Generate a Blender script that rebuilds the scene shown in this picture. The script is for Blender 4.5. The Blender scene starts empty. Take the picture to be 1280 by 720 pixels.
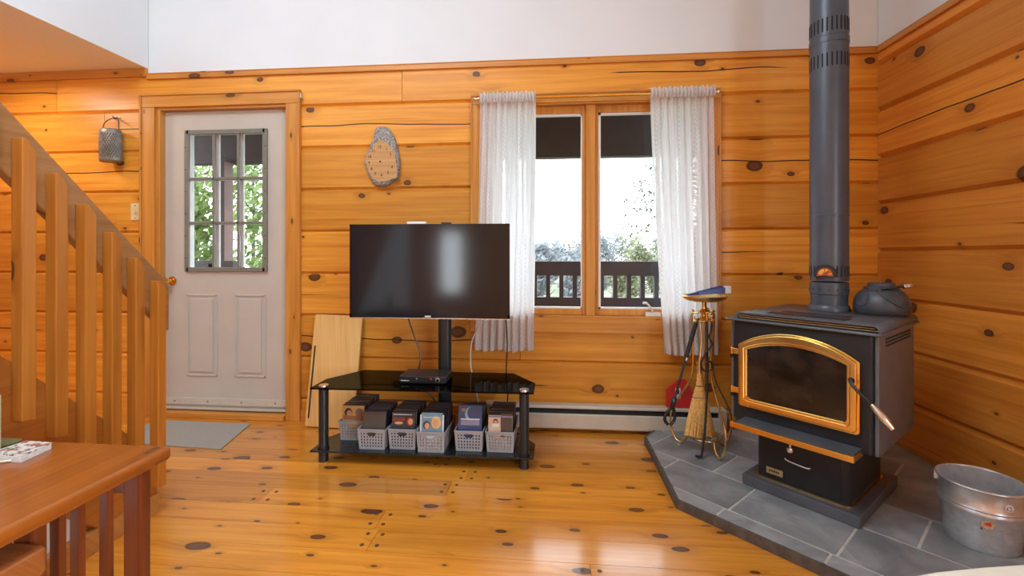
import bpy, bmesh, math, random
from mathutils import Matrix, Vector
random.seed(7)
SC = bpy.context.scene
COL = SC.collection
PI = math.pi
# ------------------------------------------------------------------ camera numbers
CAM_H, F_PX = 1.093, 568.9
TH = math.atan(50 / F_PX)
CT, ST = math.cos(TH), math.sin(TH)
YB, XR = 2.867, 1.916            # back wall, right wall
Z_TRIM = 2.317

# ------------------------------------------------------------------ materials
class NT:
    def __init__(s, name):
        s.m = bpy.data.materials.new(name); s.m.use_nodes = True
        s.t = s.m.node_tree; s.t.nodes.clear()
        s.out = s.t.nodes.new('ShaderNodeOutputMaterial')
    def n(s, typ, **kw):
        nd = s.t.nodes.new(typ)
        for k, v in kw.items(): setattr(nd, k, v)
        return nd
    def link(s, a, b): s.t.links.new(a, b)
    def inp(s, nd, key, val):
        if hasattr(val, 'is_output') or isinstance(val, bpy.types.NodeSocket): s.link(val, nd.inputs[key])
        else: nd.inputs[key].default_value = val
    def math(s, op, a, b=0.0, clamp=False):
        nd = s.n('ShaderNodeMath', operation=op, use_clamp=clamp)
        s.inp(nd, 0, a); s.inp(nd, 1, b); return nd.outputs[0]
    def comb(s, x, y, z=0.0):
        nd = s.n('ShaderNodeCombineXYZ'); s.inp(nd, 0, x); s.inp(nd, 1, y); s.inp(nd, 2, z); return nd.outputs[0]
    def noise(s, vec, scale=1.0, detail=4.0, rough=.55, dist=0.0):
        nd = s.n('ShaderNodeTexNoise'); s.inp(nd, 'Vector', vec); s.inp(nd, 'Scale', scale)
        s.inp(nd, 'Detail', detail); s.inp(nd, 'Roughness', rough); s.inp(nd, 'Distortion', dist); return nd.outputs[0]
    def mix(s, fac, a, b, blend='MIX'):
        nd = s.n('ShaderNodeMix', data_type='RGBA', blend_type=blend)
        s.inp(nd, 0, fac)
        for k, v in ((6, a), (7, b)):
            s.inp(nd, k, v if not isinstance(v, tuple) else (*v[:3], 1))
        return nd.outputs[2]
    def ramp(s, fac, lo, hi):
        nd = s.n('ShaderNodeMapRange', interpolation_type='SMOOTHSTEP'); s.inp(nd, 0, fac); s.inp(nd, 1, lo); s.inp(nd, 2, hi); return nd.outputs[0]
    def bsdf(s, color, rough=.5, metal=0.0, spec=.5, coat=0.0, coat_rough=.1, bump=None, bump_s=.2, bump_d=.002):
        p = s.n('ShaderNodeBsdfPrincipled')
        s.inp(p, 'Base Color', color if not isinstance(color, tuple) else (*color[:3], 1))
        s.inp(p, 'Roughness', rough); s.inp(p, 'Metallic', metal); s.inp(p, 'Specular IOR Level', spec)
        s.inp(p, 'Coat Weight', coat); s.inp(p, 'Coat IOR', 1.62 if coat > .9 else 1.5); s.inp(p, 'Coat Roughness', coat_rough)
        if bump is not None:
            b = s.n('ShaderNodeBump'); s.inp(b, 'Strength', bump_s); s.inp(b, 'Distance', bump_d); s.link(bump, b.inputs['Height'])
            s.link(b.outputs[0], p.inputs['Normal'])
        return p
    def done(s, shader):
        s.link(shader.outputs[0] if hasattr(shader, 'outputs') else shader, s.out.inputs[0]); return s.m

def hexc(h):
    r = []
    for i in (0, 2, 4):
        v = int(h[i:i+2], 16) / 255
        r.append(v / 12.92 if v <= .04045 else ((v + .055) / 1.055) ** 2.4)
    return tuple(r)

def plain(name, col, rough=.5, metal=0.0, spec=.5, var=.12, vscale=18, coat=0.0, bump=0.0):
    t = NT(name); tc = t.n('ShaderNodeTexCoord')
    nz = t.noise(tc.outputs['Object'], vscale, 4)
    lo = tuple(c * (1 - var) for c in col); hi = tuple(min(1, c * (1 + var)) for c in col)
    c = t.mix(t.ramp(nz, .3, .7), lo, hi)
    return t.done(t.bsdf(c, rough, metal, spec, coat=coat, bump=nz if bump else None, bump_s=bump))

def wood(name, g, c1, c2, light, dark, knot=(.07, .025, .012), rough=.35, coat=0.0, coat_rough=.15,
         kscale=(3.0, 4.4), krad=.098, kdens=.62, var=.16, crack=None, grain=26.0, lines=70.0, warm=None, kd=1.0):
    """g = grain axis, c1/c2 = the two cross axes (0,1,2). crack = (z0, period, amount)."""
    t = NT(name); tc = t.n('ShaderNodeTexCoord'); sp = t.n('ShaderNodeSeparateXYZ'); t.link(tc.outputs['Object'], sp.inputs[0])
    geo = t.n('ShaderNodeNewGeometry'); oi = t.n('ShaderNodeObjectInfo')
    rnd = t.math('FRACT', t.math('ADD', geo.outputs['Random Per Island'], oi.outputs['Random']))
    G = t.math('ADD', sp.outputs[g], t.math('MULTIPLY', rnd, 23.7))
    C0 = t.math('ADD', sp.outputs[c1], t.math('MULTIPLY', sp.outputs[c2], .83))
    C = t.math('ADD', C0, t.math('MULTIPLY', rnd, 11.3))
    vo = t.n('ShaderNodeTexVoronoi', voronoi_dimensions='2D'); t.inp(vo, 'Scale', 1.0); t.inp(vo, 'Randomness', .95)
    kw = t.noise(t.comb(G, C, 3.1), 9, 2)
    t.link(t.comb(t.math('ADD', t.math('MULTIPLY', G, kscale[0]), t.math('MULTIPLY', kw, .06)), t.math('ADD', t.math('MULTIPLY', C, kscale[1]), t.math('MULTIPLY', kw, .06))), vo.inputs['Vector'])
    sc = t.n('ShaderNodeSeparateColor'); t.link(vo.outputs['Color'], sc.inputs[0])
    have = t.math('LESS_THAN', sc.outputs[1], kdens)
    rad = t.math('MULTIPLY', t.math('MULTIPLY', t.math('ADD', t.math('MULTIPLY', t.math('POWER', sc.outputs[0], 2.2), 1.35), .26), krad), have)
    rad = t.math('ADD', rad, 1e-4)
    rel = t.math('DIVIDE', vo.outputs['Distance'], rad)
    kmask = t.ramp(rel, 1.12, .90)
    kcore = t.ramp(rel, .78, .45)
    halo = t.math('MULTIPLY', t.ramp(rel, 3.6, .9), have)
    Cw = t.math('ADD', C, t.math('MULTIPLY', halo, .022))
    nz = t.noise(t.comb(t.math('MULTIPLY', G, 1.3), t.math('MULTIPLY', Cw, grain), 0.0), 1.0, 5, .6, .5)
    ln = t.noise(t.comb(t.math('MULTIPLY', G, 1.0), t.math('MULTIPLY', Cw, lines), 4.0), 1.0, 2, .5, .8)
    broad = t.noise(t.comb(t.math('MULTIPLY', G, .9), t.math('MULTIPLY', C, 5.0), 8.0), 1.0, 2)
    f = t.math('ADD', t.math('MULTIPLY', t.ramp(nz, .32, .68), .62), t.math('MULTIPLY', t.ramp(ln, .45, .75), .35))
    f = t.math('ADD', f, t.math('MULTIPLY', t.math('SUBTRACT', broad, .5), .7), clamp=True)
    c = t.mix(f, light, dark)
    br = t.math('ADD', t.math('MULTIPLY', t.math('FRACT', t.math('MULTIPLY', rnd, 7.13)), var * 2), 1 - var)
    hsv = t.n('ShaderNodeHueSaturation'); t.link(c, hsv.inputs['Color']); t.link(br, hsv.inputs['Value']); c = hsv.outputs[0]
    c = t.mix(t.math('MULTIPLY', halo, .30), c, tuple(x * .55 for x in dark))
    c = t.mix(t.math('MULTIPLY', kmask, .92), c, tuple(x * .75 for x in knot))
    c = t.mix(t.math('MULTIPLY', kcore, .9), c, tuple(x * 2.4 for x in knot))
    if crack:
        z0, per, amt = crack
        fr = t.math('SUBTRACT', t.math('FRACT', t.math('DIVIDE', t.math('SUBTRACT', sp.outputs[c1], z0), per)), .5)
        wob = t.noise(t.comb(t.math('MULTIPLY', G, .7), t.math('MULTIPLY', rnd, 40), 0.0), 1.0, 3, .5)
        d = t.math('ABSOLUTE', t.math('ADD', fr, t.math('MULTIPLY', t.math('SUBTRACT', wob, .5), .55)))
        on = t.ramp(t.noise(t.comb(t.math('MULTIPLY', G, .55), t.math('MULTIPLY', rnd, 60), 5.0), 1.0, 1), amt, amt + .05)
        w = t.math('MULTIPLY', on, .014)
        cm = t.ramp(t.math('SUBTRACT', w, d), -.002, .004)
        c = t.mix(t.math('MULTIPLY', cm, on), c, tuple(x * .6 for x in knot))
    return t.done(t.bsdf(c, rough, 0, .4, coat=coat, coat_rough=coat_rough, bump=nz, bump_s=.06, bump_d=.001))

M = {}
PL, PD = (.800, .345, .048), (.590, .200, .018)
M['log_back'] = wood('pine_log_back', 0, 2, 1, PL, PD, crack=(.142, .2755, .52), rough=.36)
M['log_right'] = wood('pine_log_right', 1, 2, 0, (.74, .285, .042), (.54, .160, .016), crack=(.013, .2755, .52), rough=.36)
M['trim_x'] = wood('pine_trim_across', 0, 2, 1, (.68, .29, .055), (.48, .17, .025), kscale=(3.5, 9), krad=.10, kdens=.4, var=.05)
M['trim_y'] = wood('pine_trim_deep', 1, 2, 0, (.62, .26, .052), (.44, .15, .024), kscale=(2.5, 9), krad=.10, kdens=.4, var=.05)
M['trim_z'] = wood('pine_trim_upright', 2, 0, 1, (.68, .29, .055), (.48, .17, .025), kscale=(3.5, 9), krad=.10, kdens=.4, var=.06)
M['floor'] = wood('pine_floor_planks', 0, 1, 2, (.78, .310, .032), (.54, .165, .012), knot=(.06, .02, .01), rough=.34, coat=1.0, coat_rough=.15,
                  kscale=(3.4, 7.5), krad=.108, kdens=.9, var=.17)
M['floor_plug'] = plain('dark_floor_plug', (.12, .05, .02), .4)
M['stair_z'] = wood('pine_baluster', 2, 0, 1, (.54, .195, .026), (.37, .112, .012), kscale=(3.0, 9), krad=.13, kdens=.35, var=.08)
M['stair_slope'] = wood('pine_stair_board', 1, 2, 0, (.40, .185, .062), (.28, .115, .032), kscale=(2, 6), krad=.08, kdens=.3, var=.06)
M['stringer'] = wood('pine_stringer', 1, 2, 0, (.48, .16, .026), (.33, .095, .012), kscale=(2, 6), krad=.09, kdens=.4, var=.06)
M['tread'] = wood('pine_tread', 0, 1, 2, (.55, .24, .07), (.40, .15, .03), var=.06)

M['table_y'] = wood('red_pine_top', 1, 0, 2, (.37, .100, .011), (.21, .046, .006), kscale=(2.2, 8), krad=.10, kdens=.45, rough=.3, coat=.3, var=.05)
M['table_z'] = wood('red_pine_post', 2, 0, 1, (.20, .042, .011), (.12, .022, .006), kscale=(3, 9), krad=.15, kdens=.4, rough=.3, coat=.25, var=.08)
M['bench'] = wood('bench_board', 0, 1, 2, (.30, .095, .024), (.19, .048, .011), kscale=(2, 9), krad=.08, kdens=.2, rough=.25, coat=.4, lines=220)
M['ply'] = wood('pale_plywood', 2, 0, 1, (.80, .49, .18), (.66, .36, .11), kdens=.08, krad=.04, rough=.4, var=.03, grain=40)
M['plaster'] = plain('white_plaster', (.76, .765, .77), .85, var=.015, vscale=3)
M['loft_plaster'] = plain('textured_ceiling_paint', (.95, .93, .82), .9, var=.07, vscale=160, bump=.6)
M['door_paint'] = plain('warm_grey_door_paint', (.53, .470, .395), .45, var=.03, vscale=6)
M['lite_frame'] = plain('olive_grey_plastic', (.20, .19, .155), .45, var=.05)
M['white_plastic'] = plain('white_plastic', (.80, .79, .76), .4, var=.03)
M['almond'] = plain('almond_enamel', (.56, .50, .41), .4, var=.04)
M['ivory'] = plain('ivory_plastic', (.66, .52, .28), .4, var=.03)
M['dark_gap'] = plain('dark_gap', (.02, .019, .018), .8)
M['brass'] = plain('polished_brass', (.86, .55, .16), .16, 1.0, var=.06)
M['brass_dull'] = plain('aged_brass', (.78, .58, .26), .26, 1.0, var=.15)
M['gold_paint'] = plain('gold_trim', (.86, .52, .13), .22, 1.0, var=.05)
M['steel'] = plain('bright_steel', (.72, .70, .67), .25, 1.0, var=.05)
M['stove_black'] = plain('stove_black_paint', (.017, .018, .021), .42, 0, .4, var=.2, vscale=9)
M['stove_grey'] = plain('stove_grey_paint', (.085, .092, .105), .36, 0, .6, var=.15, vscale=9)
M['pipe_black'] = plain('stovepipe_black_paint', (.062, .076, .100), .34, 0, .6, var=.12, vscale=7)
M['side_grey'] = plain('stove_side_grey_paint', (.115, .125, .145), .36, 0, .6, var=.12, vscale=9)  # daylight on the stove sides put into the colour as a lighter grey
M['tan'] = plain('tan_enamel', (.42, .27, .13), .5)
M['stove_glass'] = plain('sooty_stove_glass', (.022, .014, .010), .10, 0, .5, var=.7, vscale=7)
M['slot_black'] = plain('slot_black', (.008, .008, .009), .8)
M['iron'] = plain('black_iron', (.030, .032, .036), .5, .3, var=.25, vscale=20)
M['cast_iron'] = plain('cast_iron_grey', (.070, .076, .086), .46, .25, var=.2, vscale=25, bump=.25)
M['black_plastic'] = plain('black_plastic', (.016, .016, .018), .35, var=.1)
M['black_gloss'] = plain('black_gloss', (.010, .011, .013), .12, var=.1)
M['black_glass'] = plain('black_smoked_glass', (.012, .018, .019), .06, 0, .6, var=.1)
M['tv_screen'] = plain('dark_tv_screen', (.008, .012, .016), .11, 0, .55, var=.1)
M['tube_black'] = plain('black_powder_coat', (.018, .020, .023), .33, var=.1)
M['grey_basket'] = plain('grey_basket_plastic', (.35, .35, .365), .5, var=.05)
M['white_cable'] = plain('white_cable', (.70, .68, .62), .5)
M['grey_mat'] = plain('grey_door_mat', (.33, .31, .275), .95, var=.12, vscale=240)
M['grout'] = plain('pale_grout', (.58, .53, .46), .9, var=.12, vscale=40)
M['hearth_edge'] = plain('dark_hearth_edge', (.095, .075, .060), .7, var=.25, vscale=30)
M['straw'] = plain('broom_straw', (.78, .46, .14), .8, var=.22, vscale=90)
M['red'] = plain('red_plastic', (.60, .035, .03), .4, var=.08)
M['paper'] = plain('pale_paper', (.68, .64, .60), .7, var=.12, vscale=120)
M['blue'] = plain('navy_cloth', (.025, .04, .20), .6, var=.25, vscale=60)
M['blue_light'] = plain('light_blue_stripe', (.20, .26, .50), .6)
M['lantern'] = plain('bronze_grey_metal', (.22, .19, .155), .45, .3, var=.2)
M['bark'] = plain('grey_bark', (.30, .265, .235), .9, var=.55, vscale=110, bump=.9)
M['clock_face'] = wood('sawn_log_face', 0, 2, 1, (.62, .34, .13), (.44, .21, .07), kdens=0, rough=.45, var=.02, grain=60)
M['clock_mark'] = plain('burnt_brown', (.075, .03, .015), .6)
M['cream'] = plain('cream_surface', (.78, .69, .55), .5, var=.04)
M['candle'] = plain('pale_green_wax', (.58, .64, .50), .5, var=.03)
M['tray'] = plain('olive_green_glass', (.14, .17, .08), .12, var=.2)
M['led_red'] = plain('red_led', (.9, .05, .03), .4)
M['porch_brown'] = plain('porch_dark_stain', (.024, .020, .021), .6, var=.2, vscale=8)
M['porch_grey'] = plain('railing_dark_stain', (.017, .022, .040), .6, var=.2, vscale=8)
M['post_pink'] = plain('weathered_post_wood', (.22, .15, .14), .8, var=.1, vscale=8)  # paler pink tone for the right side of the post only
M['ground'] = plain('pale_spring_grass', (.15, .165, .11), .95, var=.35, vscale=1.2)
M['trunk'] = plain('tree_trunk', (.05, .04, .034), .9, var=.3)

def slate_mat():
    t = NT('slate_tile'); tc = t.n('ShaderNodeTexCoord'); geo = t.n('ShaderNodeNewGeometry')
    nz = t.noise(tc.outputs['Object'], 5, 6, .6, .8); n2 = t.noise(tc.outputs['Object'], 34, 4)
    c = t.mix(t.ramp(nz, .3, .72), (.20, .207, .210), (.36, .365, .36))
    c = t.mix(t.math('MULTIPLY', t.ramp(n2, .5, .8), .3), c, (.25, .225, .195))
    br = t.math('ADD', t.math('MULTIPLY', geo.outputs['Random Per Island'], .34), .83)
    h = t.n('ShaderNodeHueSaturation'); t.link(c, h.inputs['Color']); t.link(br, h.inputs['Value'])
    return t.done(t.bsdf(h.outputs[0], .42, 0, .5, bump=nz, bump_s=.2, bump_d=.004))
M['slate'] = slate_mat()

def galv_mat():
    t = NT('galvanised_steel'); tc = t.n('ShaderNodeTexCoord')
    v = t.n('ShaderNodeTexVoronoi'); t.link(tc.outputs['Object'], v.inputs['Vector']); t.inp(v, 'Scale', 55.0)
    sc = t.n('ShaderNodeSeparateColor'); t.link(v.outputs['Color'], sc.inputs[0])
    nz = t.noise(tc.outputs['Object'], 9, 4)
    c = t.mix(sc.outputs[0], (.66, .68, .70), (.80, .82, .84))
    c = t.mix(t.ramp(nz, .45, .75), c, (.60, .59, .57))
    r = t.math('ADD', t.math('MULTIPLY', nz, .25), .20)
    return t.done(t.bsdf(c, r, .72))
M['galv'] = galv_mat()

def glass_mat(name, tint=(1, 1, 1), rough=0.0, k=.06):
    t = NT(name)
    tr = t.n('ShaderNodeBsdfTransparent'); tr.inputs[0].default_value = (*tint, 1)
    gl = t.n('ShaderNodeBsdfGlossy'); gl.inputs['Roughness'].default_value = rough
    fr = t.n('ShaderNodeFresnel'); fr.inputs[0].default_value = 1.45
    mx = t.n('ShaderNodeMixShader'); t.link(t.math('MULTIPLY', fr.outputs[0], .4), mx.inputs[0])
    t.link(tr.outputs[0], mx.inputs[1]); t.link(gl.outputs[0], mx.inputs[2])
    return t.done(mx)
M['pane'] = glass_mat('window_pane', (.97, .98, .98))
M['shelf_glass'] = glass_mat('smoked_shelf_glass', (.10, .14, .14), .02)

def curtain_mat():
    t = NT('white_lace_voile'); tc = t.n('ShaderNodeTexCoord'); sp = t.n('ShaderNodeSeparateXYZ'); t.link(tc.outputs['Object'], sp.inputs[0])
    # woven lace bands: zig-zag rows between plain stripes
    zz = t.math('PINGPONG', t.math('MULTIPLY', sp.outputs[2], 1.0), .014)
    xx = t.math('ADD', sp.outputs[0], t.math('MULTIPLY', zz, .8))
    st = t.math('ABSOLUTE', t.math('SUBTRACT', t.math('FRACT', t.math('MULTIPLY', xx, 30.0)), .5))
    band = t.math('GREATER_THAN', t.math('FRACT', t.math('MULTIPLY', sp.outputs[0], 9.0)), .55)
    hole = t.math('MULTIPLY', t.ramp(st, .14, .06), band)
    d = t.n('ShaderNodeBsdfDiffuse'); d.inputs[0].default_value = (.93, .93, .94, 1)
    tl = t.n('ShaderNodeBsdfTranslucent'); tl.inputs[0].default_value = (.95, .95, .95, 1)
    m1 = t.n('ShaderNodeMixShader'); m1.inputs[0].default_value = .66; t.link(d.outputs[0], m1.inputs[1]); t.link(tl.outputs[0], m1.inputs[2])
    tr = t.n('ShaderNodeBsdfTransparent')
    m2 = t.n('ShaderNodeMixShader'); t.link(t.math('ADD', t.math('MULTIPLY', hole, .13), .002), m2.inputs[0])
    t.link(m1.outputs[0], m2.inputs[1]); t.link(tr.outputs[0], m2.inputs[2])
    return t.done(m2)
M['curtain'] = curtain_mat()

def leaf_mat(name, a, b):
    t = NT(name); geo = t.n('ShaderNodeNewGeometry')
    c = t.mix(geo.outputs['Random Per Island'], a, b)
    d = t.n('ShaderNodeBsdfDiffuse'); t.link(c, d.inputs[0]); tl = t.n('ShaderNodeBsdfTranslucent'); t.link(c, tl.inputs[0])
    m1 = t.n('ShaderNodeMixShader'); m1.inputs[0].default_value = .5; t.link(d.outputs[0], m1.inputs[1]); t.link(tl.outputs[0], m1.inputs[2])
    return t.done(m1)
M['leaf_green'] = leaf_mat('spring_leaf', (.07, .13, .035), (.30, .38, .17))
M['leaf_far'] = leaf_mat('far_bare_twigs', (.19, .22, .245), (.30, .325, .34))  # distance haze painted in as pale blue-grey leaf colour
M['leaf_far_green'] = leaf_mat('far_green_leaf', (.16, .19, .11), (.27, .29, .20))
M['leaf_birch'] = leaf_mat('birch_leaf', (.035, .05, .035), (.11, .135, .095))

def speckle(name, bg, fg, acc):
    t = NT(name); tc = t.n('ShaderNodeTexCoord')
    a = t.ramp(t.noise(tc.outputs['Object'], 70, 3), .5, .56); b = t.ramp(t.noise(tc.outputs['Object'], 45, 1), .6, .64)
    c = t.mix(a, bg, fg); c = t.mix(b, c, acc)
    return t.done(t.bsdf(c, .6))
M['pattern'] = speckle('flowered_pattern', (.62, .56, .48), (.12, .09, .08), (.38, .10, .08))

# ------------------------------------------------------------------ mesh builder
class MB:
    def __init__(s):
        s.v, s.f, s.mi, s.sm = [], [], [], []
    def add(s, vs, fs, mi=0, smooth=False, T=None):
        o = len(s.v)
        for p in vs:
            p = Vector(p)
            s.v.append(T @ p if T else p)
        for f in fs:
            s.f.append([i + o for i in f]); s.mi.append(mi); s.sm.append(smooth)
        return s
    def box(s, x0, x1, y0, y1, z0, z1, mi=0, T=None):
        vs = [(x, y, z) for x in (x0, x1) for y in (y0, y1) for z in (z0, z1)]
        return s.add(vs, [(0,1,3,2),(4,6,7,5),(0,4,5,1),(2,3,7,6),(0,2,6,4),(1,5,7,3)], mi, False, T)
    def prism(s, poly, axis, a, b, mi=0, T=None, smooth=False):
        """poly: 2-D points in the other two axes (in axis order), extruded from a to b along axis."""
        n = len(poly)
        def mk(p, w):
            q = [p[0], p[1]]; q.insert(axis, w); return tuple(q)
        vs = [mk(p, a) for p in poly] + [mk(p, b) for p in poly]
        o = len(s.v)
        s.add(vs, [tuple(range(n))[::-1], tuple(range(n, 2*n))], mi, False, T)
        for i in range(n):
            j = (i + 1) % n
            s.f.append([o+i, o+j, o+n+j, o+n+i]); s.mi.append(mi); s.sm.append(smooth)
        return s
    def cyl(s, p0, p1, r0, r1=None, seg=16, mi=0, cap=True, T=None, smooth=True):
        r1 = r0 if r1 is None else r1
        return s.tube([p0, p1], [r0, r1], seg, mi, cap, T, smooth)
    def tube(s, pts, r, seg=8, mi=0, cap=True, T=None, smooth=True, closed=False):
        pts = [Vector(p) for p in pts]; n = len(pts)
        rs = r if isinstance(r, (list, tuple)) else [r] * n
        vs = []; up = None
        for i, p in enumerate(pts):
            if closed: d = pts[(i+1) % n] - pts[i-1]
            else: d = pts[min(i+1, n-1)] - pts[max(i-1, 0)]
            if d.length < 1e-9: d = Vector((0,0,1))
            d.normalize()
            if up is None:
                up = Vector((0,0,1)) if abs(d.z) < .9 else Vector((1,0,0))
            a = up - d * up.dot(d)
            if a.length < 1e-6: a = Vector((1,0,0)) - d * d.x
            a.normalize(); b = d.cross(a); up = a
            for k in range(seg):
                t = 2*PI*k/seg
                vs.append(p + (a*math.cos(t) + b*math.sin(t)) * rs[i])
        fs = []
        for i in range(n if closed else n-1):
            i2 = (i+1) % n
            for k in range(seg):
                k2 = (k+1) % seg
                fs.append((i*seg+k, i*seg+k2, i2*seg+k2, i2*seg+k))
        o = len(s.v)
        s.add(vs, fs, mi, smooth, T)
        if cap and not closed:
            s.f.append([o+k for k in range(seg)][::-1]); s.mi.append(mi); s.sm.append(False)
            s.f.append([o+(n-1)*seg+k for k in range(seg)]); s.mi.append(mi); s.sm.append(False)
        return s
    def lathe(s, prof, c=(0,0,0), seg=32, mi=0, T=None, sx=1.0, sy=1.0, smooth=True):
        vs = []; n = len(prof)
        for (r, z) in prof:
            for k in range(seg):
                t = 2*PI*k/seg
                vs.append((c[0]+r*sx*math.cos(t), c[1]+r*sy*math.sin(t), c[2]+z))
        fs = []
        for i in range(n-1):
            for k in range(seg):
                k2 = (k+1) % seg
                fs.append((i*seg+k, i*seg+k2, (i+1)*seg+k2, (i+1)*seg+k))
        return s.add(vs, fs, mi, smooth, T)
    def disc(s, c, r, axis=2, seg=20, mi=0, T=None, rz=None, thick=.001):
        a = [(r*math.cos(2*PI*k/seg), (rz or r)*math.sin(2*PI*k/seg)) for k in range(seg)]
        q = [c[i] for i in range(3) if i != axis]
        return s.prism([(q[0]+p[0], q[1]+p[1]) for p in a], axis, c[axis]-thick/2, c[axis]+thick/2, mi, T)
    def build(s, name, mats, parent=None, bevel=0.0, seg=2, local=False, loc=None):
        me = bpy.data.meshes.new(name)
        if parent is not None and not local:
            inv = ROOT[parent.name].inverted(); vs = [inv @ p for p in s.v]
        elif parent is None and loc is not None:
            vs = [p - Vector(loc) for p in s.v]
        else: vs = s.v
        me.from_pydata([tuple(p) for p in vs], [], s.f)
        if not isinstance(mats, (list, tuple)): mats = [mats]
        for m in mats: me.materials.append(M[m] if isinstance(m, str) else m)
        me.polygons.foreach_set('material_index', s.mi); me.polygons.foreach_set('use_smooth', s.sm)
        bm = bmesh.new(); bm.from_mesh(me); bmesh.ops.recalc_face_normals(bm, faces=bm.faces)
        for e in bm.edges:
            if len(e.link_faces) == 2 and e.calc_face_angle(0) > .7: e.smooth = False
        bm.to_mesh(me); bm.free(); me.update()
        o = bpy.data.objects.new(name, me); COL.objects.link(o)
        if parent is not None:
            o.parent = parent; ROOT[o.name] = ROOT[parent.name]
        else:
            o.location = loc or (0,0,0); ROOT[o.name] = Matrix.Translation(Vector(loc or (0,0,0)))
        if bevel:
            b = o.modifiers.new('bevel', 'BEVEL'); b.width = bevel; b.segments = seg; b.limit_method = 'ANGLE'; b.angle_limit = .7
            b.harden_normals = False
        return o
ROOT = {}
def tag(o, label, cat, group=None):
    o['label'] = label; o['category'] = cat
    if group: o['group'] = group
    return o
def thing(name, label, cat, loc=(0,0,0), rz=0.0, group=None):
    o = bpy.data.objects.new(name, None); COL.objects.link(o); o.empty_display_size = .1
    o.location = loc; o.rotation_euler = (0,0,rz)
    ROOT[o.name] = Matrix.Translation(Vector(loc)) @ Matrix.Rotation(rz, 4, 'Z')
    return tag(o, label, cat, group)
def struct(name, mb, mats, parent=None, **kw):
    o = mb.build(name, mats, parent, **kw)
    if parent is None: o['kind'] = 'structure'
    return o
def copy_tree(o, parent=None):
    c = o.copy(); COL.objects.link(c); ROOT[c.name] = ROOT[o.name].copy()
    if parent: c.parent = parent
    for ch in o.children: copy_tree(ch, c)
    return c
def spline(pts, n=6):
    P = [Vector(p) for p in pts]; out = []
    for i in range(len(P)-1):
        p0, p1, p2, p3 = P[max(i-1,0)], P[i], P[i+1], P[min(i+2, len(P)-1)]
        for k in range(n):
            t = k/n
            out.append(.5*((2*p1)+(p2-p0)*t+(2*p0-5*p1+4*p2-p3)*t*t+(3*p1-p0-3*p2+p3)*t**3))
    return out + [P[-1]]
def text_mb(txt, size, T, mi=0, depth=.0008):
    cu = bpy.data.curves.new('lettering', 'FONT'); cu.body = txt; cu.size = size; cu.align_x = 'CENTER'; cu.align_y = 'CENTER'; cu.extrude = depth
    ob = bpy.data.objects.new('lettering', cu); COL.objects.link(ob)
    dg = bpy.context.evaluated_depsgraph_get(); me = bpy.data.meshes.new_from_object(ob.evaluated_get(dg))
    vs = [T @ v.co for v in me.vertices]; fs = [tuple(p.vertices) for p in me.polygons]
    bpy.data.objects.remove(ob); bpy.data.curves.remove(cu); bpy.data.meshes.remove(me)
    return vs, fs

# ================================================================== SETTING
# ---- floor: pine planks running across the room
XL, YREAR, ZC = -4.2, -3.2, 4.3
fl = MB(); pw = .134; y = YREAR; row = 0; plugs = []
while y < YB + .12:
    x = XL - random.uniform(0, 2.4); first = True
    while x < XR + .1:
        x2 = x + random.uniform(1.5, 2.9)
        a, b = max(x, XL-.1), min(x2, XR+.1)
        if b > a + .01:
            fl.box(a+.0007, b-.0007, y+.0008, y+pw-.0008, -.03, 0.0)
            if y > .9 and XL < x2 < XR:
                for dx in (-.03, .03):
                    for dy in (.033, pw-.033): plugs.append((x2+dx+random.uniform(-.006,.006), y+dy))
        x = x2
    y += pw; row += 1
for (px, py) in plugs: fl.disc((px, py, .0003), .0085, 2, 12, 1, thick=.0008)
fl.box(XL-.1, XR+.1, YREAR-.1, YB+.12, -.06, -.031, 2)
struct('floor', fl, ['floor', 'floor_plug', 'dark_gap'])

# ---- back wall: machined logs with v-grooves, white plaster above
def log_piece(mb, axis, a, b, z0, z1, face, sgn, ch, ct=True, cb=True):
    """axis 0: runs along x on plane y=face; axis 1: runs along y on plane x=face."""
    d = .13 * sgn; e = ch * 1.15 * sgn
    pr = [(face+d, z0), (face + (e if cb else 0), z0)]
    if cb: pr.append((face, z0+ch))
    if ct: pr += [(face, z1-ch), (face+e, z1)]
    else: pr.append((face, z1))
    pr.append((face+d, z1))
    mb.prism(pr, axis, a, b)
holes = [(-2.68, -1.735, 0.0, 2.07), (-.46, .965, .693, 2.07)]
wb = MB()
zs = [0.0] + [.142 + .2755*k for k in range(8)] + [Z_TRIM]
splits = {8: [-3.42, -.965], 7: [-3.06], 3: [], 2: [-.2], 1: []}
for i in range(len(zs)-1):
    z0, z1 = zs[i], zs[i+1]; xs = [(XL, XR+.1)]
    for (hx0, hx1, hz0, hz1) in holes:
        if hz0 < z1 - .01 and hz1 > z0 + .01:
            ns = []
            for (a, b) in xs:
                if hx0 > a and hx1 < b: ns += [(a, hx0), (hx1, b)]
                else: ns.append((a, b))
            xs = ns
    for q in splits.get(i, []):
        ns = []
        for (a, b) in xs:
            if a < q < b: ns += [(a, q-.0015), (q+.0015, b)]
            else: ns.append((a, b))
        xs = ns
    for (a, b) in xs: log_piece(wb, 0, a, b, z0, z1, YB, 1, .0135, ct=(i < len(zs)-2), cb=i > 0)
wall_back = struct('wall_back', wb, 'log_back')
p = MB(); p.box(XL, XR+.1, YB+.004, YB+.13, Z_TRIM, ZC); p.build('plaster', 'plaster', wall_back)
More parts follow.
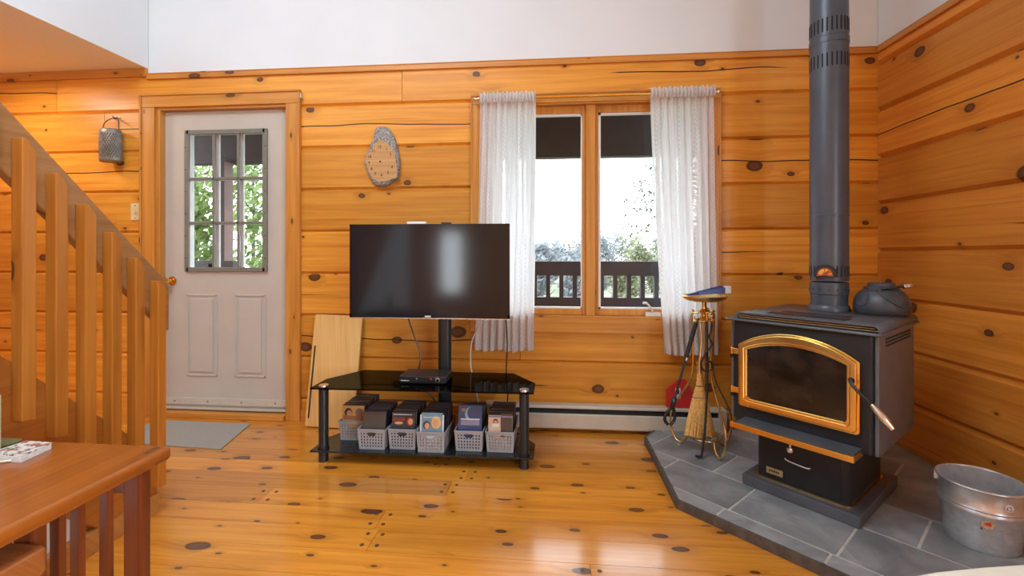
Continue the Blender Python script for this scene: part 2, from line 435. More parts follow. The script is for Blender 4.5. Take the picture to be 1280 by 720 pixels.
# ---- right wall
wr = MB(); zr = [0.0] + [.288 + .2755*k for k in range(8)]
zr = [q for q in zr if q < Z_TRIM-.02] + [Z_TRIM]
SIDEW = [(-2.75, -1.65, .563, 2.2165), (-1.35, -.25, .563, 2.2165)]      # windows behind the viewpoint
for i in range(len(zr)-1):
    runs = [(YREAR, SIDEW[0][0]), (SIDEW[0][1], SIDEW[1][0]), (SIDEW[1][1], YB-.001)] if zr[i] > .55 and zr[i+1] < 2.23 else [(YREAR, YB-.001)]
    for (ya, yb) in runs: log_piece(wr, 1, ya, yb, zr[i], zr[i+1], XR, 1, .019, ct=(i < len(zr)-2), cb=i > 0)
wall_right = struct('wall_right', wr, 'log_right')
p = MB(); p.box(XR+.004, XR+.13, YREAR, YB, Z_TRIM, ZC); p.build('plaster', 'plaster', wall_right)
# ---- cap trims
p = MB(); p.box(-2.737, XR, YB-.016, YB+.004, Z_TRIM-.038, Z_TRIM)
p.box(-2.737, XR, YB-.020, YB+.004, Z_TRIM-.006, Z_TRIM+.001); struct('trim_1', p, 'trim_x', bevel=.003)
p = MB(); p.box(XR-.016, XR+.004, YREAR, YB-.02, Z_TRIM-.038, Z_TRIM); struct('trim_2', p, 'trim_y', bevel=.003)
p = MB(); p.box(XL, -2.737, YB-.018, YB+.001, 2.298, 2.356); struct('trim_3', p, 'trim_x', bevel=.003)
p = MB(); p.box(XR-.018, XR-.001, 1.6, YB-.02, 0, .075); p.box(XR-.012, XR-.001, 1.6, YB-.02, .075, .085)
struct('baseboard_right', p, 'trim_y', bevel=.003)
p = MB(); p.box(-1.644, -.43, YB-.014, YB-.001, 0, .07); struct('baseboard_back', p, 'trim_x', bevel=.003)
# ---- loft over the entry, ceiling, left and rear walls with their windows
p = MB(); p.box(XL, -2.737, YREAR, YB, 2.356, 2.40); struct('ceiling_loft', p, 'loft_plaster')
p = MB(); p.box(-2.82, -2.737, YREAR, YB, 2.40, ZC); p.box(-2.738, -2.7365, YREAR, YB, 2.357, 2.405); struct('wall_loft', p, 'plaster')
p = MB(); p.box(XL-.1, XR+.13, YREAR-.1, YB+.13, ZC, ZC+.08); struct('ceiling', p, 'plaster')
p = MB(); p.box(XL-.1, XL, YREAR-.1, YB+.13, -.03, ZC); struct('wall_left', p, 'log_right')
rw = MB(); RWX, RWZ = (-1.98, -1.62), (.42, 1.50)
rw.box(XL, RWX[0], YREAR-.1, YREAR, -.03, ZC); rw.box(RWX[1], XR, YREAR-.1, YREAR, -.03, ZC)
rw.box(RWX[0], RWX[1], YREAR-.1, YREAR, -.03, RWZ[0]); rw.box(RWX[0], RWX[1], YREAR-.1, YREAR, RWZ[1], ZC)
struct('wall_rear', rw, 'log_back')
p = MB()
for a, b, c_, d in ((RWX[0]-.08, RWX[0], RWZ[0]-.08, RWZ[1]+.08), (RWX[1], RWX[1]+.08, RWZ[0]-.08, RWZ[1]+.08), (RWX[0], RWX[1], RWZ[0]-.08, RWZ[0]), (RWX[0], RWX[1], RWZ[1], RWZ[1]+.08)):
    p.box(a, b, YREAR-.02, YREAR+.02, c_, d)
wo = struct('window_2', p, 'trim_z')
p = MB(); p.box(RWX[0], RWX[1], YREAR-.06, YREAR-.055, RWZ[0], RWZ[1]); p.build('pane', 'pane', wo)
for i, w in enumerate(SIDEW):
    p = MB()
    for a, b, c_, d in ((w[0]-.07, w[0], w[2]-.07, w[3]+.07), (w[1], w[1]+.07, w[2]-.07, w[3]+.07), (w[0], w[1], w[2]-.07, w[2]), (w[0], w[1], w[3], w[3]+.07)):
        p.box(XR-.02, XR+.13, a, b, c_, d)
    wo = struct('window_%d' % (i+3), p, 'trim_z')
    p = MB(); p.box(XR+.07, XR+.075, w[0], w[1], w[2], w[3]); p.build('pane', 'pane', wo)

# ---- entry door
d = MB()
for (a, b, z0, z1) in ((-2.779, -2.675, 0, 2.085), (-1.745, -1.644, 0, 2.085)):
    d.box(a, b, YB-.020, YB-.001, z0, z1)
d.box(-2.779, -2.765, YB-.028, YB-.019, 0, 2.16); d.box(-1.658, -1.644, YB-.028, YB-.019, 0, 2.16)
d.box(-2.68, -2.645, YB-.005, YB+.12, 0, 2.07); d.box(-1.752, -1.735, YB-.005, YB+.12, 0, 2.07);
door = struct('door_1', d, 'trim_z', bevel=.003)
d = MB(); d.box(-2.779, -1.644, YB-.020, YB-.001, 2.0855, 2.175); d.box(-2.779, -1.644, YB-.028, YB-.019, 2.161, 2.175); d.box(-2.68, -1.735, YB-.005, YB+.12, 2.068, 2.10); d.build('head_casing', 'trim_x', door, bevel=.003)
d = MB(); d.box(-2.645, -1.752, YB-.035, YB+.12, 0.001, .032); d.build('threshold', 'trim_x', door, bevel=.003)
Yd = YB + .035
SX0, SX1, SZ0, SZ1 = -2.643, -1.754, .034, 2.066
LX0, LX1, LZ0, LZ1 = -2.478, -1.912, .988, 1.925
d = MB()
d.box(SX0, LX0, Yd, Yd+.045, SZ0, SZ1); d.box(LX1, SX1, Yd, Yd+.045, SZ0, SZ1)
d.box(LX0, LX1, Yd, Yd+.045, LZ1, SZ1); d.box(LX0, LX1, Yd, Yd+.045, SZ0, LZ0)
slab = d.build('door_slab', 'door_paint', door)
for (a, b) in ((-2.482, -2.262), (-2.135, -1.915)):           # two raised panels
    d = MB(); z0, z1 = .265, .822
    for (q0, q1, q2, q3) in ((a, a+.012, z0, z1), (b-.012, b, z0, z1), (a, b, z0, z0+.012), (a, b, z1-.012, z1)):
        d.box(q0, q1, Yd-.006, Yd-.0005, q2, q3)
    d.prism([(a+.03, z0+.03), (b-.03, z0+.03), (b-.03, z1-.03), (a+.03, z1-.03)], 1, Yd-.008, Yd-.0005)
    d.build('door_panel', 'door_paint', slab, bevel=.004)
d = MB(); w = .030
d.box(LX0-.012, LX0+w-.01, Yd-.016, Yd+.0, LZ0-.012, LZ1+.012); d.box(LX1-w+.01, LX1+.012, Yd-.016, Yd, LZ0-.012, LZ1+.012)
d.box(LX0, LX1, Yd-.016, Yd, LZ0-.012, LZ0+w-.012); d.box(LX0, LX1, Yd-.016, Yd, LZ1-w+.012, LZ1+.012)
gx = [LX0+.018, LX0+.018+(LX1-LX0-.036)/3, LX0+.018+2*(LX1-LX0-.036)/3, LX1-.018]
gz = [LZ0+.018, LZ0+.018+(LZ1-LZ0-.036)/3, LZ0+.018+2*(LZ1-LZ0-.036)/3, LZ1-.018]
for q in gx[1:3]: d.box(q-.009, q+.009, Yd-.012, Yd+.004, LZ0, LZ1)
for q in gz[1:3]: d.box(LX0, LX1, Yd-.012, Yd+.004, q-.009, q+.009)
lf = d.build('door_lite_frame', 'lite_frame', door, bevel=.003)
d = MB()
for i in range(6): 
    for (x_, z_) in ((LX0-.003, LZ0+.08+i*.15), (LX1+.003, LZ0+.08+i*.15)): d.disc((x_, Yd-.0165, z_), .004, 1, 8)
d.build('screw', 'dark_gap', lf)
d = MB()                                                     # white inner reveal and grille on the far side
d.box(LX0, LX0+.012, Yd+.004, Yd+.044, LZ0, LZ1); d.box(LX1-.012, LX1, Yd+.004, Yd+.044, LZ0, LZ1)
d.box(LX0, LX1, Yd+.004, Yd+.044, LZ0, LZ0+.012); d.box(LX0, LX1, Yd+.004, Yd+.044, LZ1-.012, LZ1)
for q in gx[1:3]: d.box(q-.011, q+.011, Yd+.03, Yd+.044, LZ0, LZ1)
for q in gz[1:3]: d.box(LX0, LX1, Yd+.03, Yd+.044, q-.009, q+.009)
d.build('door_lite_reveal', 'white_plastic', door)
d = MB(); d.box(LX0+.012, LX1-.012, Yd+.018, Yd+.022, LZ0+.012, LZ1-.012); d.build('pane', 'pane', door)
d = MB(); d.box(SX0+.01, SX1-.01, Yd-.014, Yd-.001, .075, .118); d.box(SX0+.01, SX1-.01, Yd-.020, Yd-.001, .045, .058)
for q in (-2.56, -2.32, -2.08, -1.84): d.disc((q, Yd-.015, .097), .005, 1, 8, 1)
d.build('door_sweep', ['almond', 'dark_gap'], door, bevel=.002)
d = MB(); d.lathe([(0, .0), (.030, 0), (.030, .006), (.012, .010), (.010, .035), (.022, .042), (.028, .058), (.024, .072), (.0, .077)], seg=20,
                  T=Matrix.Translation((-2.588, Yd, .912)) @ Matrix.Rotation(PI/2, 4, 'X'))
d.build('door_knob', 'brass', door)
d = MB(); d.box(-1.640, -1.632, YB-.030, YB-.001, 2.115, 2.145); d.build('door_stop', 'almond', door)

# ---- picture window with casement sashes
w = MB(); yc = YB-.020
w.box(-.513, 1.017, yc, YB-.001, 2.040, 2.100); w.box(-.513, 1.017, yc-.004, YB-.001, .606, .700)
w.box(-.513, 1.017, yc-.006, YB-.001, 2.090, 2.102)
w.box(-.45, .955, YB-.01, YB+.13, 2.030, 2.072); w.box(-.45, .955, YB-.012, YB+.13, .688, .712)
win = struct('window_1', w, 'trim_x', bevel=.003)
for (a0, a1, b0_, b1_, nm) in ((-.513, -.450, -.513, -.503, 'side_casing'), (.955, 1.017, 1.007, 1.017, 'side_casing')):
    w = MB(); w.box(a0, a1, yc, YB-.001, .7005, 2.0395); w.box(b0_, b1_, yc-.006, YB-.001, .7005, 2.089); w.build(nm, 'trim_z', win, bevel=.003)
for (a0, a1) in ((-.462, -.440), (.945, .967)):
    w = MB(); w.box(a0, a1, YB-.01, YB+.13, .712, 2.03); w.build('jamb', 'trim_z', win)
w = MB(); w.box(.212, .270, YB+.005, YB+.10, .712, 2.03); w.build('mullion', 'trim_z', win, bevel=.003)
for (a, b, mt) in ((-.44, .212, 'trim_z'), (.270, .945, 'trim_z')):
    s_ = MB(); y0, y1 = YB+.03, YB+.075; t_ = .040
    bb = b - (.022 if b < .3 else t_); aa = a + (t_ if b < .3 else .020)
    s_.box(a, aa, y0, y1, .712, 2.03); s_.box(bb, b, y0, y1, .712, 2.03)
    s_.box(aa, bb, y0, y1, .712, .750); s_.box(aa, bb, y0, y1, 1.985, 2.03)
    so = s_.build('sash', mt, win, bevel=.003)
    g_ = MB(); i_ = .016                                      # white glazing strip
    g_.box(aa, aa+i_, y0+.012, y1-.01, .750, 1.985); g_.box(bb-i_*.5, bb, y0+.012, y1-.01, .750, 1.985)
    g_.box(aa, bb, y0+.012, y1-.01, .750, .760); g_.box(aa, bb, y0+.012, y1-.01, 1.972, 1.985)
    g_.build('glazing_strip', 'white_plastic', so)
    g_ = MB(); g_.box(aa+.004, bb-.004, YB+.052, YB+.056, .752, 1.983); g_.build('pane', 'pane', so)
c_ = MB(); c_.box(.575, .665, YB-.004, YB+.032, .7125, .735)
c_.tube([(.615, YB+.0, .735), (.605, YB-.012, .765), (.575, YB-.020, .795)], .006, 8); c_.cyl((.575, YB-.020, .795), (.555, YB-.03, .797), .008, seg=10)
c_.build('crank_handle', 'white_plastic', win)

# ================================================================== OUTSIDE
p = MB(); p.box(-40, 40, 3.4, 90, -1.3, -1.2); o = struct('ground', p, 'ground')
dk = thing('porch_deck', 'dark stained porch deck floor outside the window', 'deck', (0, 3.7, -.06))
p = MB()
for k in range(10): p.box(-5.5, 4.5, 3.01+k*.14, 3.14+k*.14, -.09, -.055)
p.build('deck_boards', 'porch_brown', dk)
for x_ in (-5, -2.5, 0, 2.5, 4.3):
    p = MB(); p.box(x_-.06, x_+.06, 4.2, 4.32, -1.2, -.09); p.build('support', 'porch_brown', dk)
rf = thing('porch_roof', 'dark brown porch roof and beam seen through the window tops', 'roof', (0, 3.7, 2.0))
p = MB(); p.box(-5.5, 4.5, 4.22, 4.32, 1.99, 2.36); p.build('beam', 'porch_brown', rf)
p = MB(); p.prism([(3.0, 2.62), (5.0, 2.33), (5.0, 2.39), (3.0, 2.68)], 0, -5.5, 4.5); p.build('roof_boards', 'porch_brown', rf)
po = thing('porch_post', 'square porch post with pale right side seen through the door glass', 'post', (-3.2, 4.20, -.055))
p = MB(); p.box(-3.27, -3.15, 4.13, 4.25, -.055, 1.99, 0); p.box(-3.15, -3.146, 4.13, 4.25, -.055, 1.99, 1); p.build('post', ['porch_brown', 'post_pink'], po)
p = MB(); p.box(-3.16, -3.04, 4.10, 4.26, .93, 1.03); p.build('bracket', 'porch_brown', po)
def railing(x0, x1, label):
    t = thing('porch_railing', label, 'railing', ((x0+x1)/2, 4.23, -.055))
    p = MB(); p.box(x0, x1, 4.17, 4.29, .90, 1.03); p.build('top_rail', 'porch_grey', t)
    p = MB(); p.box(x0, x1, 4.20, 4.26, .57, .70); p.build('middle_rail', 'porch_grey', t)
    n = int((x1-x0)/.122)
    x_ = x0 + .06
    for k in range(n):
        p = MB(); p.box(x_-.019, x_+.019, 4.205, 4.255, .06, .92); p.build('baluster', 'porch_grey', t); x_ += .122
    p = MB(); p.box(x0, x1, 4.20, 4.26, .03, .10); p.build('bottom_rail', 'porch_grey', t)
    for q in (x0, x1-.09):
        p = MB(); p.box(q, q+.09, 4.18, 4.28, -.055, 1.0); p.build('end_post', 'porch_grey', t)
railing(-.95, 2.2, 'dark porch railing with upright slats outside the window')
railing(-4.9, -3.35, 'short dark porch railing low in the door glass')

def leafcloud(mb, c, rx, ry, rz, n, size, seed, hollow=.35):
    rd = random.Random(seed)
    lobes = [(rd.uniform(-.55,.55), rd.uniform(-.55,.55), rd.uniform(-.6,.6), rd.uniform(.3,.55)) for _ in range(9)]
    for _ in range(n):
        lx, ly, lz, lr = rd.choice(lobes)
        u = Vector((rd.gauss(0,1), rd.gauss(0,1), rd.gauss(0,1))).normalized() * lr * (rd.random() ** .5)
        q = Vector((c[0]+(lx+u.x)*rx, c[1]+(ly+u.y)*ry, c[2]+(lz+u.z)*rz))
        s_ = size * rd.uniform(.6, 1.3)
        a = Vector((rd.gauss(0,1), rd.gauss(0,1), rd.gauss(0,1))).normalized(); b = a.orthogonal().normalized()
        e = a.cross(b)
        mb.add([q-b*s_, q-e*s_*.5, q+b*s_, q+e*s_*.5], [(0,1,2,3)])
def tree(name, label, x, y, z0, h, r, mat, n, size, seed, trunk_r=.08, low=.15, group=None):
    t = thing(name, label, 'tree', (x, y, z0), 0, group)
    rd = random.Random(seed+99)
    p = MB(); pts = [(x+rd.uniform(-.06,.06)*k, y, z0 + h*.9*k/5) for k in range(6)]
    p.tube(pts, [trunk_r*(1-.16*k) for k in range(6)], 8)
    for k in range(14):
        zz = z0 + h*rd.uniform(low, .85); an = rd.uniform(0, 2*PI); L = r*rd.uniform(.5, .95)
        p.tube([(x, y, zz), (x+math.cos(an)*L*.5, y+math.sin(an)*L*.5, zz+L*.2), (x+math.cos(an)*L, y+math.sin(an)*L, zz+L*.45)], [trunk_r*.35, trunk_r*.2, .006], 5)
    p.build('trunk', 'trunk', t)
    p = MB(); leafcloud(p, (x, y, z0+h*(.5+low/2)), r*1.15, r*1.15, h*(.5-low/2)*1.1, n, size, seed)
    p.build('foliage', mat, t)
dl = ['leafy green tree left of the porch post in the door glass', 'leafy green tree right behind the porch post', 'leafy green tree in the right column of door panes',
      'tall green tree farthest left beyond the door glass', 'farther green tree between the two near ones outside the door']
for i, (x, y, h, r) in enumerate([(-6.35, 7.4, 4.6, .95), (-5.3, 9.0, 5.2, 1.0), (-4.0, 7.0, 4.4, .95), (-8.6, 8.6, 5.2, 1.2), (-7.9, 11.6, 6.2, 1.5)]):
    tree('green_tree', dl[i], x, y, -1.2, h, r, 'leaf_green', 3200, .075, 40+i, .07, .08)
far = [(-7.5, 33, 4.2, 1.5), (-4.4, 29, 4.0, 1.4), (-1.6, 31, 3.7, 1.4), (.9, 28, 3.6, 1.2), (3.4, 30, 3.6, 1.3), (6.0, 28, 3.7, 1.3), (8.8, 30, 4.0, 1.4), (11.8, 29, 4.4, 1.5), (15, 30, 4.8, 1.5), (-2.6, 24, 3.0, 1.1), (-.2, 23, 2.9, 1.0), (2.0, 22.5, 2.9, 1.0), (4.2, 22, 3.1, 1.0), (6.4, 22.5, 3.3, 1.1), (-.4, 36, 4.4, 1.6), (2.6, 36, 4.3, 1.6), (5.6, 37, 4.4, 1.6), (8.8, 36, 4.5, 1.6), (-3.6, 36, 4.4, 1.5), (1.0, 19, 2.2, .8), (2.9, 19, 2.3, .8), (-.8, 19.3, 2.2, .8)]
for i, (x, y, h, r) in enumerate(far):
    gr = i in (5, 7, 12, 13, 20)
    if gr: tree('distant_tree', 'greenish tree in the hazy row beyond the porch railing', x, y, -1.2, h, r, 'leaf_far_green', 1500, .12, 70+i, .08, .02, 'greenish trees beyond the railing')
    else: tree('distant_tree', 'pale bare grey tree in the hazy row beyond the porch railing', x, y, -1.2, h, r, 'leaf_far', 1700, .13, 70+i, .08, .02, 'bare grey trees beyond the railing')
tree('birch_tree', 'small leafed tree reaching in from behind the right curtain', 2.25, 8.0, -1.2, 4.4, 1.0, 'leaf_birch', 1500, .042, 5, .04, .52)

# ================================================================== STAIRS (left foreground)
XS = -1.675
st = thing('staircase', 'pine staircase with square balusters coming down towards the entry door', 'stairs', (-2.15, 1.2, 0))
def zst(y): return .748 - .965*(y-1.2855)                    # stringer top line
for (x0, x1, nm) in ((XS-.04, XS, 'stringer'), (-2.62, -2.58, 'stringer')):
    p = MB(); ya = -.45; yb = 1.285 + .748/.965
    low = .42
    p.prism([(ya, zst(ya)), (1.800, zst(1.800)), (1.800, 0), (1.2855+(.748-low)/.965, 0), (ya, zst(ya)-low)], 0, x0, x1)
    p.build(nm, 'stringer', st, bevel=.004)
rise, run = .193, .20
for k in range(1, 9):
    zt = rise*k; yt = 2.03 - run*k + .06
    p = MB(); p.box(-2.579, XS-.041, yt-.245, yt, zt-.04, zt); p.build('tread', 'tread', st, bevel=.006)
p = MB()
def zr_(y): return 1.565 - .975*(y-1.244)
for ya, yb in ((-.45, 1.862),):
    p.prism([(ya, zr_(ya)), (yb, zr_(yb)), (yb, zr_(yb)-.205), (ya, zr_(ya)-.205)], 0, XS-.042, XS-.001)
p.build('handrail', 'stair_slope', st, bevel=.005)
yb_ = [1.080, 1.176, 1.272, 1.368, 1.464, 1.561, 1.659, 1.761]
for y_ in yb_:
    b_ = .040; zt0 = 1.365 - .97*(y_-1.354) + .012; zb = max(.035, .566 - .93*(y_-1.279))
    p = MB(); p.prism([(y_, zb+.0), (y_+b_, zb-.004), (y_+b_, zt0-.036), (y_+.012, zt0), (y_, zt0)], 0, XS, XS+.040)
    p.build('baluster', 'stair_z', st, bevel=.003)
p = MB(); p.box(XS-.03, XS+.012, -.45, 1.80, 0, .082); p.build('skirting', 'tread', st, bevel=.003)
p = MB(); p.prism([(-.45, .082), (1.52, .082), (1.52, .13), (-.45, 1.95)], 0, XS-.034, XS-.024); p.build('understair_panel', 'plaster', st)

# ================================================================== SIDE TABLE AND BENCH
KT = 1.0535
tb = thing('side_table', 'reddish brown wooden side table with slatted end beside the stairs', 'table', (-1.34, .90, 0))
def kb(mb, x0, x1, y0, y1, z0, z1): return mb.box(x0*KT, x1*KT, y0*KT, y1*KT, z0, z1)
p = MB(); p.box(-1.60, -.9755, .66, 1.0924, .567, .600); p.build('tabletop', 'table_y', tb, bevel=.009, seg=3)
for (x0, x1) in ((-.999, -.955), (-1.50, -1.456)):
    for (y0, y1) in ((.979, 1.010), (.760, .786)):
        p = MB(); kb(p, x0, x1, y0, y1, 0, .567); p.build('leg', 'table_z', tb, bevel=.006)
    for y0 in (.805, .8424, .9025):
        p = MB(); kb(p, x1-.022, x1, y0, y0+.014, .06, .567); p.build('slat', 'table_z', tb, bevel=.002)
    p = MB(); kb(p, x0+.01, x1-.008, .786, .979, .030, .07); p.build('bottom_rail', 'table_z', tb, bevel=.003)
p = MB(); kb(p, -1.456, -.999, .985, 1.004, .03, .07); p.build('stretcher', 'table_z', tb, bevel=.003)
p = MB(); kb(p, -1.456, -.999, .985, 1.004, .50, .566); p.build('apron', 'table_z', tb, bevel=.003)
bn = thing('wooden_bench', 'narrow brown wooden bench board with round corners tucked against the table', 'bench', (-1.26, .75, 0))
def rrect(x0, x1, y0, y1, r, n=5):
    out = []
    for (cx, cy, a0) in ((x1-r, y0+r, -PI/2), (x1-r, y1-r, 0), (x0+r, y1-r, PI/2), (x0+r, y0+r, PI)):
        for k in range(n+1): out.append((cx+r*math.cos(a0+PI/2*k/n), cy+r*math.sin(a0+PI/2*k/n)))
    return out
p = MB(); p.prism(rrect(-1.58, -.958, .697, .794, .018), 2, .486, .537); p.build('seat', 'bench', bn, bevel=.007, seg=3)
for x_ in (-1.03, -1.54):
    for y_ in (.708, .755):
        p = MB(); p.box(x_-.018, x_+.018, y_, y_+.030, 0, .487); p.build('leg', 'table_z', bn, bevel=.003)
    p = MB(); p.box(x_-.010, x_+.010, .738, .755, .12, .16); p.build('rail', 'table_z', bn)

def camray(u, v):
    a = (u-640)/F_PX; b = (318-v)/F_PX
    return (CT*a-ST, ST*a+CT, b)
def onz(u, v, z):
    q = camray(u, v); t = (z-CAM_H)/q[2]; return (q[0]*t, q[1]*t, z)
# patterned booklet with a strap ring
A, B, C, D = [onz(u, v, .616) for (u, v) in ((34, 550.5), (65, 553), (27, 570), (-14, 566))]
nb = thing('notebook', 'thick little book with flowered cover lying on the side table', 'book', (A[0], A[1]-.03, .600))
p = MB(); p.prism([(q[0], q[1]) for q in (A, B, C, D)], 2, .6135, .616); p.build('cover', 'pattern', nb)
p = MB(); p.prism([(q[0]*.997-.003, q[1]*.998) for q in (A, B, C, D)], 2, .6005, .6135); p.build('pages', 'paper', nb)
p = MB(); p.prism([(q[0], q[1]) for q in (A, B, C, D)], 2, .6, .6018); p.build('back_cover', 'iron', nb)
rc = onz(6, 573, .604); p = MB()
p.tube([(rc[0]+.030*math.cos(t*PI/10), rc[1]+.017*math.sin(t*PI/10), .604) for t in range(20)], .0022, 6, closed=True); p.build('strap_ring', 'cream', nb)
tr = thing('tray', 'dark olive glass dish at the far left of the side table', 'dish', (-1.40, .98, .600))
p = MB(); q = onz(28, 548, .607)
p.prism([(q[0], q[1]), onz(24, 551, .607)[:2], onz(-14, 561, .607)[:2], (-1.56, 1.0), (-1.56, q[1])], 2, .6003, .607); p.build('plate', 'tray', tr, bevel=.002)
cd = thing('candle', 'pale green pillar candle standing on the olive dish', 'candle', (-1.39, .99, .607))
p = MB(); p.lathe([(0, 0), (.030, 0), (.030, .132), (.026, .137), (.0, .137)], (-1.393, 1.000, .6072), 24); p.build('wax', 'candle', cd)
p = MB(); p.cyl((-1.393, 1.0, .744), (-1.391, 1.0, .756), .0015, seg=6); p.build('wick', 'iron', cd)

# ================================================================== ON THE BACK WALL
ln = thing('lantern', 'oval bronze punched metal lantern hanging by its wire handle left of door', 'lantern', (-2.955, 2.82, 1.71))
p = MB(); LZ = 1.715; cx, cy = -2.957, 2.812
nu, nv = 26, 12
def lpt(i, j):
    t = 2*PI*(i/nu); return (cx+.068*math.cos(t), cy+.045*math.sin(t), LZ+.02+j*(.17/nv))
for i in range(nu):                                          # lattice of crossed straps
    for sgn in (1, -1):
        p.tube([lpt(i+sgn*j*.5, j) for j in range(nv+1)], .0033, 5)
p.build('lattice', 'lantern', ln)
p = MB(); p.lathe([(.0, 0), (.064, 0), (.070, .006), (.070, .024), (.066, .026)], (cx, cy, LZ), 26, sx=1.0, sy=.68); p.build('base_rim', 'lantern', ln)
p = MB(); p.lathe([(.066, .185), (.070, .188), (.069, .208), (.060, .218), (.050, .218)], (cx, cy, LZ), 26, sx=1.0, sy=.68); p.build('top_rim', 'lantern', ln)
p = MB(); p.tube(spline([(cx-.058, cy, LZ+.205), (cx-.056, cy+.01, LZ+.265), (cx-.025, cy+.03, LZ+.300), (cx+.02, cy+.03, LZ+.296), (cx+.05, cy+.01, LZ+.262), (cx+.058, cy, LZ+.205)]), .0028, 6)
p.tube([(cx+.0, YB, LZ+.312), (cx, YB-.035, LZ+.303), (cx, YB-.04, LZ+.315)], .003, 6); p.tube(spline([(cx, cy+.02, LZ+.300), (cx+.03, cy+.02, LZ+.285), (cx+.055, cy+.02, LZ+.30)]), .0022, 6)
p.build('wire_handle', 'iron', ln)
sw = thing('light_switch', 'ivory light switch plate on the log wall beside the door', 'switch', (-2.825, YB-.004, 1.38))
p = MB(); p.box(-2.861, -2.790, YB-.006, YB-.0005, 1.325, 1.440); p.build('plate', 'ivory', sw, bevel=.003)
p = MB(); p.box(-2.832, -2.820, YB-.016, YB-.006, 1.372, 1.396); p.build('toggle', 'ivory', sw, bevel=.002)
p = MB(); p.disc((-2.826, YB-.0065, 1.425), .004, 1, 10); p.disc((-2.826, YB-.0065, 1.342), .004, 1, 10); p.build('screws', 'brass_dull', sw)

ck = thing('wall_clock', 'clock made from a sawn log slice with bark edge above the television', 'clock', (-1.09, YB-.03, 1.73))
def kpt(px, py):                                             # clock picture units (8 per photo pixel) to wall metres
    return (-1.205 + (px-60)/8*.00530, 1.918 - (py-80)/8*.00530)
outer = [(240,78),(205,80),(175,92),(158,130),(150,190),(125,255),(100,320),(72,385),(62,425),(70,470),(95,530),(120,590),(145,640),(180,662),(235,668),(290,655),(330,628),(370,605),(398,590),(404,540),(408,470),(410,410),(398,350),(385,290),(370,230),(350,180),(320,125),(285,88)]
face = [(235,222),(200,232),(175,262),(150,300),(120,340),(92,385),(84,420),(98,470),(118,525),(145,580),(180,608),(235,622),(290,615),(340,600),(385,590),(395,545),(388,480),(380,410),(365,350),(340,300),(300,258),(265,232)]
p = MB(); n = len(outer)
rd = random.Random(3); ring = []
ro = [kpt(*q) for q in outer]
fc = [kpt(*q) for q in face]
def resample(pl, m):
    L = [0]; 
    for i in range(len(pl)): a, b = pl[i], pl[(i+1) % len(pl)]; L.append(L[-1]+math.hypot(a[0]-b[0], a[1]-b[1]))
    out = []
    for k in range(m):
        s_ = L[-1]*k/m; i = max(j for j in range(len(pl)) if L[j] <= s_ + 1e-9); a, b = pl[i], pl[(i+1) % len(pl)]; t = (s_-L[i])/(L[i+1]-L[i])
        out.append((a[0]+(b[0]-a[0])*t, a[1]+(b[1]-a[1])*t))
    return out
NR = 72; ro, fi = resample(ro, NR), resample(fc, NR)
layers = []
for (mixf, yy, jit) in ((0, YB-.001, 0), (0, YB-.016, .003), (.15, YB-.030, .003), (.45, YB-.038, .003), (.75, YB-.042, .0025), (1, YB-.044, .0)):
    layers.append([(a[0]+(b[0]-a[0])*mixf+rd.uniform(-jit,jit), yy+rd.uniform(-jit,jit), a[1]+(b[1]-a[1])*mixf+rd.uniform(-jit,jit)) for a, b in zip(ro, fi)])
vs = [q for L in layers for q in L]; fs = []
for i in range(len(layers)-1):
    for k in range(NR): fs.append((i*NR+k, i*NR+(k+1) % NR, (i+1)*NR+(k+1) % NR, (i+1)*NR+k))
p.add(vs, fs); p.build('bark_edge', 'bark', ck)
p = MB(); p.prism(fi, 1, YB-.0445, YB-.02); fo = p.build('dial', 'clock_face', ck)
nums = {'12': (222, 288), '1': (292, 312), '2': (330, 362), '4': (345, 485), '5': (305, 535), '6': (243, 560), '7': (178, 548), '8': (143, 500), '9': (118, 442), '10': (122, 382), '11': (160, 325)}
for tx, q in nums.items():
    x_, z_ = kpt(*q); p = MB()
    vs, fs = text_mb(tx, .026, Matrix.Translation((x_, YB-.0452, z_)) @ Matrix.Rotation(PI/2, 4, 'X'))
    p.add(vs, fs); p.build('numeral', 'clock_mark', fo)
p = MB(); x_, z_ = kpt(228, 430); p.disc((x_, YB-.046, z_), .006, 1, 12, thick=.003)
p.build('hub', 'clock_mark', fo)

